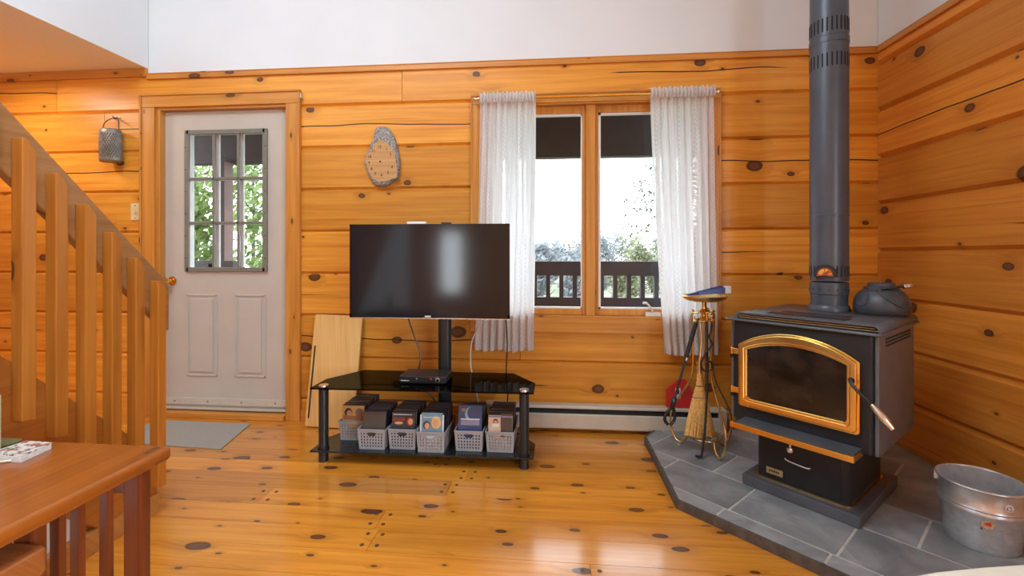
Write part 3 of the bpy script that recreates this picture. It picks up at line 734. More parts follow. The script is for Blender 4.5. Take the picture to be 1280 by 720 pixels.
# ---- curtains and rod
def curtain(x0t, x1t, x0b, x1b, zt, zb, label, seed):
    t = thing('curtain', label, 'curtain', ((x0t+x1t)/2, 2.812, zb), 0, None)
    rd = random.Random(seed); nx, nz = 110, 46
    ph = [rd.uniform(0, 6.28) for _ in range(4)]
    def pt(i, j):
        s_ = i/nx; h = j/nz; z_ = zt + (zb-zt)*h
        xa = x0t + (x0b-x0t)*h**1.3; xb = x1t + (x1b-x1t)*h**1.3
        x_ = xa + (xb-xa)*s_
        am = .008 + .014*min(1, h*2.2)
        y_ = 2.812 + am*math.sin(s_*2*PI*8 + ph[0] + .6*math.sin(h*3+ph[1])) + .006*math.sin(s_*2*PI*19+ph[2])*(1-h*.6) + .008*math.sin(s_*9+h*4+ph[3])*h
        x_ += .004*math.sin(s_*50+h*2)
        if j == nz: z_ += .006*math.sin(s_*14+ph[3])
        return (x_, y_, z_)
    p = MB(); p.add([pt(i, j) for j in range(nz+1) for i in range(nx+1)], [(j*(nx+1)+i, j*(nx+1)+i+1, (j+1)*(nx+1)+i+1, (j+1)*(nx+1)+i) for j in range(nz) for i in range(nx)], 0, True)
    o = p.build('cloth', 'curtain', t)
    p = MB()                                                 # gathered heading round the rod
    hz = []
    for j in range(5):
        for i in range(nx+1):
            s_ = i/nx; x_ = x0t + (x1t-x0t)*s_; k = j/4
            hz.append((x_, 2.796 - .014*math.sin(k*PI)+ .007*math.sin(s_*110+seed)-.002, zt - .012 + .062*k + (.006*math.sin(s_*75+seed*2) if j == 4 else 0)))
    p.add(hz, [(j*(nx+1)+i, j*(nx+1)+i+1, (j+1)*(nx+1)+i+1, (j+1)*(nx+1)+i) for j in range(4) for i in range(nx)], 0, True)
    p.build('heading', 'curtain', t)
    p = MB(); hm = []
    for j in range(2):
        for i in range(nx+1):
            q = pt(i, nz); hm.append((q[0], q[1]-.002, q[2]+.065*j))
    p.add(hm, [(i, i+1, nx+2+i, nx+1+i) for i in range(nx)], 0, True); p.build('hem', 'curtain', t)
    return t
curtain(-.448, -.098, -.488, -.118, 2.045, .495, 'white lace curtain panel on the left behind the television', 1)
curtain(.590, .962, .672, .985, 2.045, .490, 'white lace curtain panel on the right behind the tool stand', 2)
rod = thing('curtain_rod', 'thin brass curtain rod across the top of the window', 'rod', (.25, 2.80, 2.06))
p = MB(); p.cyl((-.475, 2.797, 2.058), (.985, 2.797, 2.058), .0085, seg=12); p.build('rod', 'brass', rod)
for x_ in (-.475, .985):
    p = MB(); p.lathe([(0, -.014), (.010, -.010), (.014, 0), (.010, .010), (0, .014)], seg=12, T=Matrix.Translation((x_, 2.797, 2.058)) @ Matrix.Rotation(PI/2, 4, 'Y')); p.build('finial', 'steel', rod)
    p = MB(); p.box(x_-.006+(.03 if x_ < 0 else -.03), x_+.006+(.03 if x_ < 0 else -.03), 2.80, YB-.020, 2.050, 2.066); p.build('bracket', 'brass', rod)
# ---- baseboard heater
ht = thing('baseboard_heater', 'long almond electric baseboard heater under the window', 'heater', (.3, 2.83, 0))
hx0, hx1 = -.415, 1.033; hy = 2.800
p = MB(); p.prism([(YB-.002, .018), (YB-.002, .166), (hy+.006, .166), (hy, .160), (hy, .150), (YB-.02, .142), (YB-.02, .018)], 0, hx0, hx1); p.build('back_panel', 'almond', ht)
p = MB(); p.prism([(hy, .030), (hy, .112), (hy+.010, .118), (hy+.010, .022)], 0, hx0, hx1); p.build('front_panel', 'almond', ht, bevel=.002)
p = MB(); p.box(hx0+.01, hx1-.05, hy+.012, YB-.022, .022, .140); p.build('heating_element', 'dark_gap', ht)
for q0_, q1_ in ((hx1-.045, hx1), (hx0, hx0+.03)):
    p = MB(); p.box(q0_, q1_, hy-.002, YB-.002, .0, .167); p.build('end_cap', 'almond', ht, bevel=.003)
sc_ = thing('dustpan', 'red plastic dustpan with white sticker standing on the heater behind the tool stand', 'dustpan', (.80, 2.84, .167))
p = MB(); p.prism([(.690, .1675), (.850, .1675), (.850, .262), (.806, .338), (.766, .338), (.690, .275)], 1, 2.838, 2.846); p.build('pan', 'red', sc_, bevel=.003)
p = MB(); p.box(.690, .850, 2.822, 2.838, .1675, .172); p.build('lip', 'red', sc_)
p = MB(); p.box(.745, .776, 2.8365, 2.8378, .220, .282); p.box(.752, .769, 2.836, 2.8366, .246, .270, 1); p.build('sticker', ['white_plastic', 'iron'], sc_)
# ---- plywood board leaning beside the stand
pb = thing('plywood_board', 'pale plywood board leaning on the wall between door and television stand', 'board', (-1.39, 2.78, 0))
p = MB()
T = Matrix.Translation((-1.385, 2.742, .002)) @ Matrix.Rotation(math.radians(-1.8), 4, 'Y') @ Matrix.Rotation(math.radians(-8.2), 4, 'X')
T = Matrix.Translation((-1.388, 2.742, .006)) @ Matrix.Rotation(math.radians(1.6), 4, 'Y') @ Matrix.Rotation(math.radians(-7.6), 4, 'X')
p.prism(rrect(-.165, .152, 0, .700, .012), 1, 0, .018, T=T); p.build('panel', 'ply', pb, bevel=.002)
p = MB(); p.box(-.150, -.140, -.0012, .003, .05, .50, T=T); p.build('slot', 'dark_gap', pb)
# ---- door mat
mt = MB()
pts = [onz(u, v, .006)[:2] for (u, v) in ((208, 524), (313, 529.5), (276, 561), (205, 556))]
pts[0] = (-2.58, 2.775); pts[3] = (-2.58, 2.43)
mt.prism(pts, 2, .0006, .007); mo = mt.build('door_mat', 'grey_mat', None, bevel=.002, loc=(-2.2, 2.6, 0)); tag(mo, 'thin grey door mat on the plank floor at the entry door', 'mat')

# ================================================================== TV STAND AND TELEVISION
tvs = thing('tv_stand', 'black glass two shelf television stand with round legs and centre column', 'stand', (-.66, 2.45, 0))
top = [(-1.262, 2.276), (-.092, 2.292), (-.090, 2.47), (-.225, 2.665), (-1.13, 2.665), (-1.262, 2.45)]
p = MB(); p.prism(top, 2, .387, .395); p.build('top_shelf', 'shelf_glass', tvs, bevel=.002)
p = MB(); p.prism([(a*1.0, b) for a, b in top], 2, .058, .066); p.build('lower_shelf', 'black_glass', tvs, bevel=.002)
for (x_, y_) in ((-1.207, 2.318), (-.142, 2.330)):
    p = MB(); p.cyl((x_, y_, 0), (x_, y_, .386), .025, seg=24); lg = p.build('leg', 'tube_black', tvs)
    p = MB(); p.cyl((x_, y_, .3952), (x_, y_, .402), .027, .025, seg=24); p.build('cap', 'steel', lg)
    p = MB(); p.lathe([(.0252, .0), (.029, 0), (.029, .01), (.0252, .01)], (x_, y_, .0665), 24); p.build('collar', 'black_plastic', lg)
p = MB(); p.prism(rrect(-.665, -.588, 2.60, 2.655, .024), 2, 0.0, 1.05, smooth=True); p.build('column', 'tube_black', tvs)
p = MB(); p.box(-.80, -.45, 2.56, 2.66, 0, .03); p.build('foot', 'tube_black', tvs, bevel=.006)
p = MB(); p.box(-.80, -.45, 2.552, 2.60, .88, 1.12); p.box(-.66, -.59, 2.475, 2.60, .93, 1.06); p.build('mount', 'tube_black', tvs, bevel=.004)
tv = thing('television', 'flat screen television with dark screen on the black stand', 'television', (-.668, 2.45, .745))
TX0, TX1, TZ0, TZ1, TY = -1.111, -.226, .744, 1.258, 2.420
p = MB(); p.box(TX0, TX1, TY+.004, TY+.028, TZ0, TZ1); p.box(TX0+.15, TX1-.15, TY+.028, TY+.055, TZ0+.08, TZ1-.1); bd = p.build('body', 'black_plastic', tv, bevel=.004)
p = MB(); p.box(TX0+.010, TX1-.010, TY+.0015, TY+.004, TZ0+.024, TZ1-.010); p.build('screen', 'tv_screen', tv)
p = MB(); b_ = .010
p.box(TX0, TX0+b_, TY, TY+.004, TZ0, TZ1); p.box(TX1-b_, TX1, TY, TY+.004, TZ0, TZ1); p.box(TX0, TX1, TY, TY+.004, TZ1-b_, TZ1); p.box(TX0, TX1, TY, TY+.004, TZ0, TZ0+.024)
bz = p.build('bezel', 'black_gloss', tv)
p = MB(); p.box(TX0, TX1, TY-.001, TY+.0, TZ0, TZ0+.004); p.build('chrome_strip', 'steel', bz)
p = MB(); p.box(-.688, -.655, TY-.0012, TY, TZ0+.009, TZ0+.016); p.build('logo', 'white_plastic', bz)
bx = MB(); bx.box(-.79, -.685, 2.425, 2.447, TZ1+.0005, TZ1+.014); bo = bx.build('streaming_box', 'white_plastic', None, bevel=.003, loc=(-.73, 2.435, TZ1)); tag(bo, 'small white plastic bar lying on top of the television', 'device')
bx = MB(); bx.box(-.600, -.545, 2.424, 2.446, TZ1+.0005, TZ1+.010); bo = bx.build('sensor_clip', 'black_plastic', None, bevel=.003, loc=(-.57, 2.435, TZ1)); tag(bo, 'small black clip on the television top edge right of the white bar', 'device')
sb = thing('set_top_box', 'black set top box with red light on the upper glass shelf', 'box', (-.69, 2.48, .3955), math.radians(-2))
p = MB(); p.box(-.825, -.565, 2.402, 2.560, .400, .436); p.build('case', 'black_plastic', sb, bevel=.005)
p = MB(); p.box(-.815, -.575, 2.41, 2.55, .3955, .400); p.build('feet', 'dark_gap', sb)
p = MB(); p.cyl((-.612, 2.402, .418), (-.612, 2.397, .418), .012, seg=20); p.build('dial', 'steel', sb)
p = MB(); p.cyl((-.612, 2.3985, .418), (-.612, 2.3962, .418), .009, seg=20); p.build('dial_face', 'black_gloss', sb)
p = MB(); p.box(-.654, -.646, 2.4005, 2.402, .419, .426); p.build('light', 'led_red', sb)
p = MB(); p.box(-.815, -.770, 2.4012, 2.402, .409, .413); p.box(-.730, -.724, 2.4012, 2.402, .42, .424); p.build('marking', 'paper', sb)
def cable(pts, r, mat, label):
    p = MB(); p.tube(spline(pts, 8), r, 6); o = p.build('cable', mat, None, loc=pts[-1]); tag(o, label, 'cable'); return o
cable([(-.86, 2.62, .78), (-.86, 2.66, .72), (-.83, 2.69, .60), (-.80, 2.69, .52), (-.79, 2.68, .45), (-.80, 2.672, .33), (-.70, 2.69, .2), (-.70, 2.70, .004)], .0042, 'black_plastic', 'black power cable hanging behind the television left of the column')
cable([(-.40, 2.62, .78), (-.41, 2.66, .70), (-.475, 2.69, .58), (-.485, 2.69, .45), (-.47, 2.685, .36), (-.44, 2.71, .2), (-.42, 2.72, .004)], .0042, 'white_cable', 'white cable looping down behind the television right of the column')
cable([(-.27, 2.62, .78), (-.268, 2.66, .70), (-.265, 2.69, .55), (-.27, 2.69, .40), (-.262, 2.69, .25), (-.28, 2.70, .004)], .0042, 'black_plastic', 'dark cable hanging straight down in front of left curtain')

# ---- baskets of films
def basket_mesh(mb, w0, w1, d0, d1, h, t_=.003):
    """Perforated tapered box: walls made of a grid of strips so the holes are real."""
    def wall(fn, nu, nv, u_m, hole_top, notch=None):
        ug = [0.0]; 
        cw = (1 - 2*u_m) / nu
        ug = [0, u_m]
        for i in range(nu): ug += [u_m + cw*i + cw*.25, u_m + cw*i + cw*.75]
        ug += [1-u_m, 1]
        vg = [0, .10]; ch = (hole_top - .10)/nv
        for j in range(nv): vg += [.10+ch*j+ch*.22, .10+ch*j+ch*.78]
        vg += [hole_top, 1]
        vg = sorted(set(vg)); ug = sorted(set(ug))
        for i in range(len(ug)-1):
            for j in range(len(vg)-1):
                uc, vc = (ug[i]+ug[i+1])/2, (vg[j]+vg[j+1])/2
                inside = u_m < uc < 1-u_m and .10 < vc < hole_top
                if inside and (ug[i+1]-ug[i]) > cw*.45 and (vg[j+1]-vg[j]) > ch*.5:
                    k = int((uc-u_m)/cw); m_ = int((vc-.10)/ch)
                    if abs((uc-u_m)/cw-k-.5) < .2 and abs((vc-.10)/ch-m_-.5) < .2: continue
                if notch and notch[0] < uc < notch[1] and notch[2] < vc < notch[3]: continue
                q = [fn(a, b, s_) for s_ in (0, 1) for (a, b) in ((ug[i], vg[j]), (ug[i+1], vg[j]), (ug[i+1], vg[j+1]), (ug[i], vg[j+1]))]
                mb.add(q, [(0,1,2,3), (4,7,6,5), (0,4,5,1), (1,5,6,2), (2,6,7,3), (3,7,4,0)])
    def lerp(a, b, t): return a+(b-a)*t
    wall(lambda u, v, s_: ((u-.5)*lerp(w0, w1, v), -lerp(d0, d1, v)/2 + s_*t_, v*h), 8, 5, .07, .86, (.36, .64, .68, .86))
    wall(lambda u, v, s_: ((u-.5)*lerp(w0, w1, v), lerp(d0, d1, v)/2 - s_*t_, v*h), 8, 5, .07, .86)
    for sg in (-1, 1):
        wall(lambda u, v, s_, sg=sg: (sg*(lerp(w0, w1, v)/2 - s_*t_), (u-.5)*(lerp(d0, d1, v)-2*t_), v*h), 12, 5, .05, .86)
    mb.box(-w0/2, w0/2, -d0/2, d0/2, 0, .003)
blab = ['small grey perforated basket set back at the far left of the lower shelf', 'grey perforated basket holding a plain brown case, second from the left leg',
        'grey perforated basket in front of the column holding red and dark films', 'grey perforated basket holding the film with two women on its cover',
        'grey perforated basket holding the big blue box, second from right', 'grey perforated basket nearest the right leg of the stand']
bpos = [(-1.098, 2.550, .134), (-.945, 2.445, .134), (-.785, 2.460, .134), (-.625, 2.435, .134), (-.432, 2.468, .134), (-.268, 2.468, .134)]
bb = MB(); basket_mesh(bb, .136, .150, .246, .260, .106)
rimb = MB()
for (a, b, c_, d_) in ((-.078, .078, -.133, -.127), (-.078, .078, .127, .133), (-.078, -.073, -.133, .133), (.073, .078, -.133, .133)): rimb.box(a, b, c_, d_, .102, .108)
b0 = None
for i, (x_, y_, _) in enumerate(bpos):
    if b0 is None:
        b0 = thing('storage_basket', blab[0], 'basket', (0, 0, 0), 0, 'film baskets on the lower shelf')
        bb.build('body', 'grey_basket', b0, local=True); rimb.build('rim', 'grey_basket', b0, local=True); o = b0
    else: o = copy_tree(b0)
    o.location = (x_, y_, .0665); o['label'] = blab[i]
    o['group'] = 'film baskets on the lower shelf'
# film cases: 0.13 wide, 0.185 tall
DK = {}
for nm, col in (('a', (.045, .045, .055)), ('b', (.12, .08, .13)), ('c', (.07, .10, .17)), ('d', (.17, .13, .11)), ('e', (.025, .028, .035))):
    DK[nm] = plain('case_sleeve_' + nm, col, .3, var=.3, vscale=30)
sil = plain('silver_grey_sleeve', (.26, .26, .27), .35, var=.2)
def case_proto(sl, w=.128, h=.185, t_=.014):
    p = MB(); p.box(-w/2, w/2, 0, t_, 0, h, 0); p.box(-w/2+.004, w/2, -.0004, .0, .004, h-.004, 1); p.box(-w/2+.003, w/2-.003, .003, t_-.003, h, h+.0005, 1)
    return p.build('film_case', ['black_plastic', sl], None)
protos = [case_proto(DK[k]) for k in 'abcde'] + [case_proto(sil)]
used = set()
names_b = ['filed in the far left basket', 'filed in the basket second from the left leg', 'filed in the basket before the column', 'filed in the basket behind the two women cover', 'filed behind the big blue box', 'filed in the basket nearest the right leg']
SKIN, SKIN2 = plain('printed_skin_tone', (.60, .30, .18), .4, var=.1), plain('printed_skin_shade', (.34, .15, .09), .4, var=.1)
def colm(nm, c): return plain(nm, c, .35, var=.1)
def cover(parent, bg, shapes, w=.126, h=.181):
    """bg colour rect plus ovals / bars: (kind, x, z, rx, rz, material) in case units."""
    mats = [bg]; p = MB(); p.box(-w/2, w/2, -.0012, -.0004, .002, .002+h, 0)
    y_ = -.0013
    for (k, cx_, cz_, rx, rz_, m) in shapes:
        if m not in mats: mats.append(m)
        i = mats.index(m); y_ -= .00025; cz_ = .50 + .5*cz_; rz_ *= .70; rx *= (.92 if k == 'o' else 1)
        if k == 'o': p.disc((cx_*w, y_, cz_*h), rx*w, 1, 18, i, rz=rz_*h, thick=.0003)
        else: p.box((cx_-rx)*w, (cx_+rx)*w, y_-.00012, y_+.00012, (cz_-rz_)*h, (cz_+rz_)*h, i)
    return p.build('cover', mats, parent, local=True)
TAN, BROWN, TEAL, WHITE_, NAVY = colm('cover_tan', (.62, .36, .12)), colm('cover_brown', (.085, .060, .048)), colm('cover_teal', (.16, .27, .33)), colm('cover_white', (.66, .66, .68)), colm('cover_navy', (.03, .055, .15))
HAIR_D, HAIR_B, REDC, CREAMC, LILAC = colm('print_dark_hair', (.07, .03, .018)), colm('print_blonde', (.66, .40, .13)), colm('cover_red', (.30, .045, .03)), colm('cover_cream', (.62, .44, .30)), colm('cover_lilac', (.24, .20, .30))
CYAN, GREY_H = colm('print_pale_blue', (.25, .40, .52)), colm('print_grey_hair', (.20, .18, .17))
flab = ['film case with tan cover and two faces in the far left basket', 'plain dark brown film case standing at the front of its basket',
        'film case with red and black cover showing one large face', 'film case with white edge and two women on its cover',
        'big blue box with a pale swoosh standing taller than the films', 'film case with cream and brown halves at the right end']
art = [
 (TAN, [('o', -.22, .60, .19, .20, HAIR_D), ('o', -.18, .54, .13, .15, SKIN), ('o', .26, .62, .18, .19, GREY_H), ('o', .30, .54, .13, .15, SKIN2), ('b', 0, .30, .45, .09, SKIN2)]),
 (BROWN, [('b', 0, .93, .46, .02, HAIR_D)]),
 (DK['a'], [('o', .26, .55, .24, .22, HAIR_D), ('o', .28, .50, .17, .18, REDC), ('o', .30, .50, .11, .13, SKIN), ('b', -.2, .62, .26, .06, REDC), ('o', -.2, .42, .2, .06, TAN), ('b', -.05, .9, .40, .015, WHITE_)]),
 (WHITE_, [('b', .0, .50, .44, .46, TEAL), ('o', -.22, .44, .17, .17, HAIR_D), ('o', -.20, .40, .11, .13, SKIN), ('o', .18, .60, .22, .25, HAIR_B), ('o', .16, .56, .13, .16, SKIN), ('b', 0, .88, .36, .012, WHITE_)]),
 (NAVY, [('o', .1, .62, .36, .26, CYAN), ('o', .18, .68, .34, .25, NAVY), ('b', 0, .38, .40, .02, WHITE_), ('b', 0, .22, .40, .08, LILAC), ('o', -.3, .80, .1, .06, SKIN2)]),
 (CREAMC, [('b', .25, .47, .24, .47, BROWN), ('b', 0, .95, .49, .035, LILAC), ('o', -.2, .66, .11, .12, HAIR_D), ('o', -.2, .62, .08, .09, SKIN), ('b', -.2, .46, .14, .07, WHITE_)]),
]
tilt = [.05, .20, .12, .13, .24, .06]
for i, (x_, y_, _) in enumerate(bpos):
    rd = random.Random(20+i); big = i == 4
    h = .225 if big else .185
    tl = tilt[i]
    fo = thing('film_box' if big else 'film_case', flab[i], 'film', (0, 0, 0))
    p = MB(); p.box(-.064, .064, 0, .034 if big else .014, 0, h); p.build('case', 'black_plastic', fo, bevel=.002, local=True)
    cover(fo, art[i][0], art[i][1], h=h-.004)
    y0 = y_ - .118
    fo.rotation_euler = (-tl, 0, rd.uniform(-.02, .02)); fo.location = (x_, y0, .0705)
    yy = y0 + (.036 if big else .0145)/math.cos(tl) + .004; k = 0
    while yy + math.sin(tl)*.185 + .016 < y_ + .120 and k < 11:
        q = protos[5 if rd.random() < .2 else rd.randrange(5)]
        c = q.copy() if q.name in used else q
        if q.name in used: COL.objects.link(c)
        used.add(q.name)
        tl2 = tl
        c.rotation_euler = (-tl2, 0, rd.uniform(-.012, .012)); c.location = (x_+rd.uniform(-.0012, .0012), yy, .0705)
        tag(c, 'dark film case standing on edge, ' + names_b[i], 'film', 'dark film cases ' + names_b[i])
        yy += rd.uniform(.0185, .0235)/math.cos(tl2); k += 1
for q in protos:
    if q.name not in used: bpy.data.objects.remove(q)

# ================================================================== HEARTH
HZ = .040
hp = [(.537, 2.012), (1.060, 1.490), (XR-.018, 1.490), (XR-.018, YB-.015), (1.045, YB-.015), (1.045, 2.790), (.610, 2.790), (.537, 2.690)]
ho = thing('hearth', 'low grey slate tiled corner hearth under the wood stove', 'hearth', (1.3, 2.2, 0))
p = MB(); p.prism(hp, 2, .0008, HZ-.003, 0); p.build('slab', 'grout', ho)
def inset(poly, d):
    out = []; n = len(poly)
    for i in range(n):
        a, b, c_ = Vector(poly[i-1]), Vector(poly[i]), Vector(poly[(i+1) % n])
        e1, e2 = (b-a).normalized(), (c_-b).normalized(); n1, n2 = Vector((-e1.y, e1.x)), Vector((-e2.y, e2.x))
        k = (n1+n2); k = k / max(k.dot(n1), .3) * d; out.append((b.x+k.x, b.y+k.y))
    return out
p = MB(); o2, i2 = inset(hp, -.006), inset(hp, .012)
for i in range(len(hp)-5, len(hp)): pass
for i in (0, 1, 6, 7):
    j = (i+1) % len(hp); p.prism([o2[i], o2[j], i2[j], i2[i]], 2, .001, HZ-.001)
p.build('edging', 'hearth_edge', ho)
def clip(poly, hull):
    out = poly
    for i in range(len(hull)):
        a, b = hull[i], hull[(i+1) % len(hull)]
        def side(q): return (b[0]-a[0])*(q[1]-a[1]) - (b[1]-a[1])*(q[0]-a[0])
        inp, out = out, []
        for k in range(len(inp)):
            q, r = inp[k], inp[(k+1) % len(inp)]; sq, sr = side(q), side(r)
            if sq >= 0: out.append(q)
            if sq*sr < 0: t = sq/(sq-sr); out.append((q[0]+(r[0]-q[0])*t, q[1]+(r[1]-q[1])*t))
        if not out: return []
    return out
hull = [(.545, 2.015), (1.064, 1.496), (XR-.020, 1.496), (XR-.020, YB-.018), (.70, YB-.018), (.62, 2.784), (.545, 2.686)]
hull_back = [(1.046, -9), (9, -9), (9, 9), (1.046, 9)]; hull_low = [(-9, -9), (1.046, -9), (1.046, 2.784), (-9, 2.784)]
p = MB(); rd = random.Random(5); g_ = .0055; s2 = math.sqrt(.5)
q0 = 1.891; rowh = .272
for r_i in range(-1, 7):
    qa, qb = q0 + rowh*(r_i), q0 + rowh*(r_i+1)
    if r_i == -1: qa = q0 - .2
    off = (-.115, .06, .245)[r_i % 3]
    for k in range(-9, 9):
        a, b = k*.375 + off, (k+1)*.375 + off                 # along the diagonal
        cells = [(a+g_, qa+g_), (b-g_, qa+g_), (b-g_, qb-g_), (a+g_, qb-g_)]
        pol = [((t*s2 + q*s2), (q*s2 - t*s2)) for (t, q) in cells]
        area = sum(pol[i][0]*pol[(i+1) % 4][1]-pol[(i+1) % 4][0]*pol[i][1] for i in range(4))
        if area < 0: pol = pol[::-1]
        base = clip(pol, hull)
        if not base: continue
        for hh in (hull_back, hull_low):
            c_ = clip(base, hh)
            if len(c_) > 2 and abs(sum(c_[i][0]*c_[(i+1) % len(c_)][1]-c_[(i+1) % len(c_)][0]*c_[i][1] for i in range(len(c_)))) > .0008:
                p.prism(c_, 2, HZ-.004, HZ)
p.build('tiles', 'slate', ho)

# ================================================================== WOOD STOVE
SRZ = math.radians(-47.3); SO = (1.217, 2.195, HZ)
sv = thing('wood_stove', 'black cast wood stove with arched brass door on the slate hearth', 'stove', SO, SRZ)
def zz(z): return z - HZ
def L(name, mb, mat, parent=sv, **kw): return mb.build(name, mat, parent, local=True, **kw)
p = MB(); p.prism(rrect(-.2235, .2235, -.267, .267, .008), 2, 0, .046); L('base_plate', p, 'stove_grey', bevel=.003)
p = MB(); p.prism(rrect(-.180, .180, -.225, .215, .035), 2, .046, zz(.345), smooth=True); ped = L('pedestal', p, 'stove_black')
p = MB(); p.prism(rrect(-.188, .188, -.232, .222, .040), 2, .046, .052); p2 = L('gold_band', p, 'brass_dull', ped)
# main body
BW, BD = .2775, .270
p = MB(); p.box(-BW+.014, BW-.014, -BD, BD, zz(.330), zz(.790)); bo = L('body', p, 'stove_black', bevel=.012, seg=3)
for sg in (-1, 1):
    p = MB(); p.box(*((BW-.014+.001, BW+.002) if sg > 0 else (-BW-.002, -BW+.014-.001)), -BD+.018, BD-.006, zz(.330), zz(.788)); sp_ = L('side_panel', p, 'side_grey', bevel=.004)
    p = MB()
    for k in range(26):
        for j in range(3):
            y_ = -.17 + k*.0145; xx = sg*(BW+.0022)
            p.box(xx-.0006, xx+.0006, y_, y_+.008, zz(.735)+j*.013, zz(.735)+j*.013+.008)
    L('vent_grille', p, 'slot_black', sp_)
# ledge plate and raised top
p = MB(); p.prism(rrect(-.297, .297, -.292, .290, .02), 2, zz(.788), zz(.799)); L('top_plate', p, 'stove_grey', bevel=.004)
p = MB(); n = 10
prof = []
x0, x1 = -.252, .291; zt = .829; r_ = .024
pr = [(x0, zz(.799)), (x0, zz(zt-r_))] + [(x0+r_-r_*math.cos(PI/2*k/6), zz(zt-r_)+r_*math.sin(PI/2*k/6)) for k in range(1, 7)] + [(x1-r_+r_*math.sin(PI/2*k/6), zz(zt-r_)+r_*math.cos(PI/2*k/6)) for k in range(0, 7)] + [(x1, zz(.799))]
t_ = .007
inn = [(x0+t_, zz(.799)), (x0+t_, zz(zt-r_))] + [(x0+r_-(r_-t_)*math.cos(PI/2*k/6), zz(zt-r_)+(r_-t_)*math.sin(PI/2*k/6)) for k in range(1, 7)] + [(x1-r_+(r_-t_)*math.sin(PI/2*k/6), zz(zt-r_)+(r_-t_)*math.cos(PI/2*k/6)) for k in range(0, 7)] + [(x1-t_, zz(.799))]
for i in range(len(pr)-1): p.prism([pr[i], pr[i+1], inn[i+1], inn[i]], 1, -.278, .275, smooth=True)
p.box(x0+t_, x1-t_, .262, .275, zz(.799), zz(zt-t_))
tp = L('top_cover', p, 'stove_grey')
p = MB(); p.box(x0+.012, x1-.012, -.262, -.10, zz(.803), zz(.8065)); p.box(x0+.012, x1-.02, -.266, -.10, zz(.812), zz(.8155)); L('warm_air_slats', p, 'tan', tp)
p = MB(); p.box(x0+.008, x1-.008, -.20, -.19, zz(.7995), zz(.8215)); L('duct', p, 'slot_black', tp)
p = MB(); p.box(-.13, .17, -.235, -.165, zz(zt)-.001, zz(zt)+.003); p.box(-.11, .15, -.13, -.08, zz(zt)-.001, zz(zt)+.002); L('cook_plate', p, 'stove_black', tp, bevel=.001)
# arched door
def arch(hw, zb, zs_, zp, n=18, rb=.012):
    """flat bottom, straight sides up to zs_, shallow arch to zp."""
    out = [(-hw+rb, zb), (hw-rb, zb), (hw-rb*.3, zb+rb*.3), (hw, zb+rb)]
    h = zp - zs_; R = (hw*hw + h*h)/(2*h); a0 = math.asin(min(1, hw/R))
    for k in range(n+1):
        a = a0 - 2*a0*k/n; out.append((R*math.sin(a), zp - R + R*math.cos(a)))
    out += [(-hw, zb+rb), (-hw+rb*.3, zb+rb*.3)]
    return out
def ring(mb, po, pi, y0, y1, mi=0):
    n = len(po); vs = [(a, y0, b) for a, b in po] + [(a, y0, b) for a, b in pi] + [(a, y1, b) for a, b in po] + [(a, y1, b) for a, b in pi]
    fs = []
    for i in range(n):
        j = (i+1) % n; fs += [(i, j, n+j, n+i), (2*n+i, 3*n+i, 3*n+j, 2*n+j), (i, 2*n+i, 2*n+j, j), (n+i, n+j, 3*n+j, 3*n+i)]
    mb.add(vs, fs)
A0, A1, A2, A3 = arch(.229, zz(.404), zz(.684), zz(.757)), arch(.221, zz(.412), zz(.680), zz(.749)), arch(.197, zz(.437), zz(.670), zz(.716)), arch(.188, zz(.446), zz(.665), zz(.706))
yd = -BD
dr = thing_door = None
p = MB(); ring(p, A0, A3, yd-.020, yd-.002); dr = L('door', p, 'brass', bevel=.004)
p = MB(); ring(p, A1, A2, yd-.030, yd-.0205); L('raised_band', p, 'brass', dr, bevel=.006)
p = MB(); ring(p, arch(.200, zz(.434), zz(.671), zz(.719)), A3, yd-.027, yd-.0205); L('inner_bead', p, 'brass', dr, bevel=.003)
p = MB(); p.prism(arch(.1885, zz(.4455), zz(.6655), zz(.7065)), 1, yd-.012, yd-.006); L('glass', p, 'stove_glass', dr)
for z_ in (.470, .648):
    p = MB(); p.box(-.258, -.224, yd-.018, yd-.004, zz(z_-.013), zz(z_+.013)); p.cyl((-.262, yd-.010, zz(z_-.016)), (-.262, yd-.010, zz(z_+.016)), .007, seg=10); L('hinge', p, 'brass', dr, bevel=.002)
    p = MB(); p.box(-.272, -.252, yd-.006, yd+.001, zz(z_-.035), zz(z_-.014)); L('hinge_pin', p, 'stove_black', dr)
p = MB(); p.disc((.206, yd-.031, zz(.613)), .011, 1, 16, thick=.003); L('handle_plate', p, 'stove_black', dr)
p = MB(); p.tube(spline([(.206, yd-.02, zz(.613)), (.207, yd-.045, zz(.612)), (.225, yd-.058, zz(.592)), (.282, yd-.062, zz(.540))]), .0062, 8); hd = L('handle', p, 'iron', dr)
p = MB(); a_, b_ = Vector((.276, yd-.062, zz(.546))), Vector((.338, yd-.066, zz(.474)))
pts = [a_ + (b_-a_)*k/24 for k in range(25)]
rr = [.0065 + .0075*math.sin(min(1, k/17)*PI*.62)*(1 if k < 17 else 1-.09*(k-16)) + (.0010 if k % 2 else 0) for k in range(25)]
p.tube(pts, rr, 14); L('coil_grip', p, 'steel', hd)
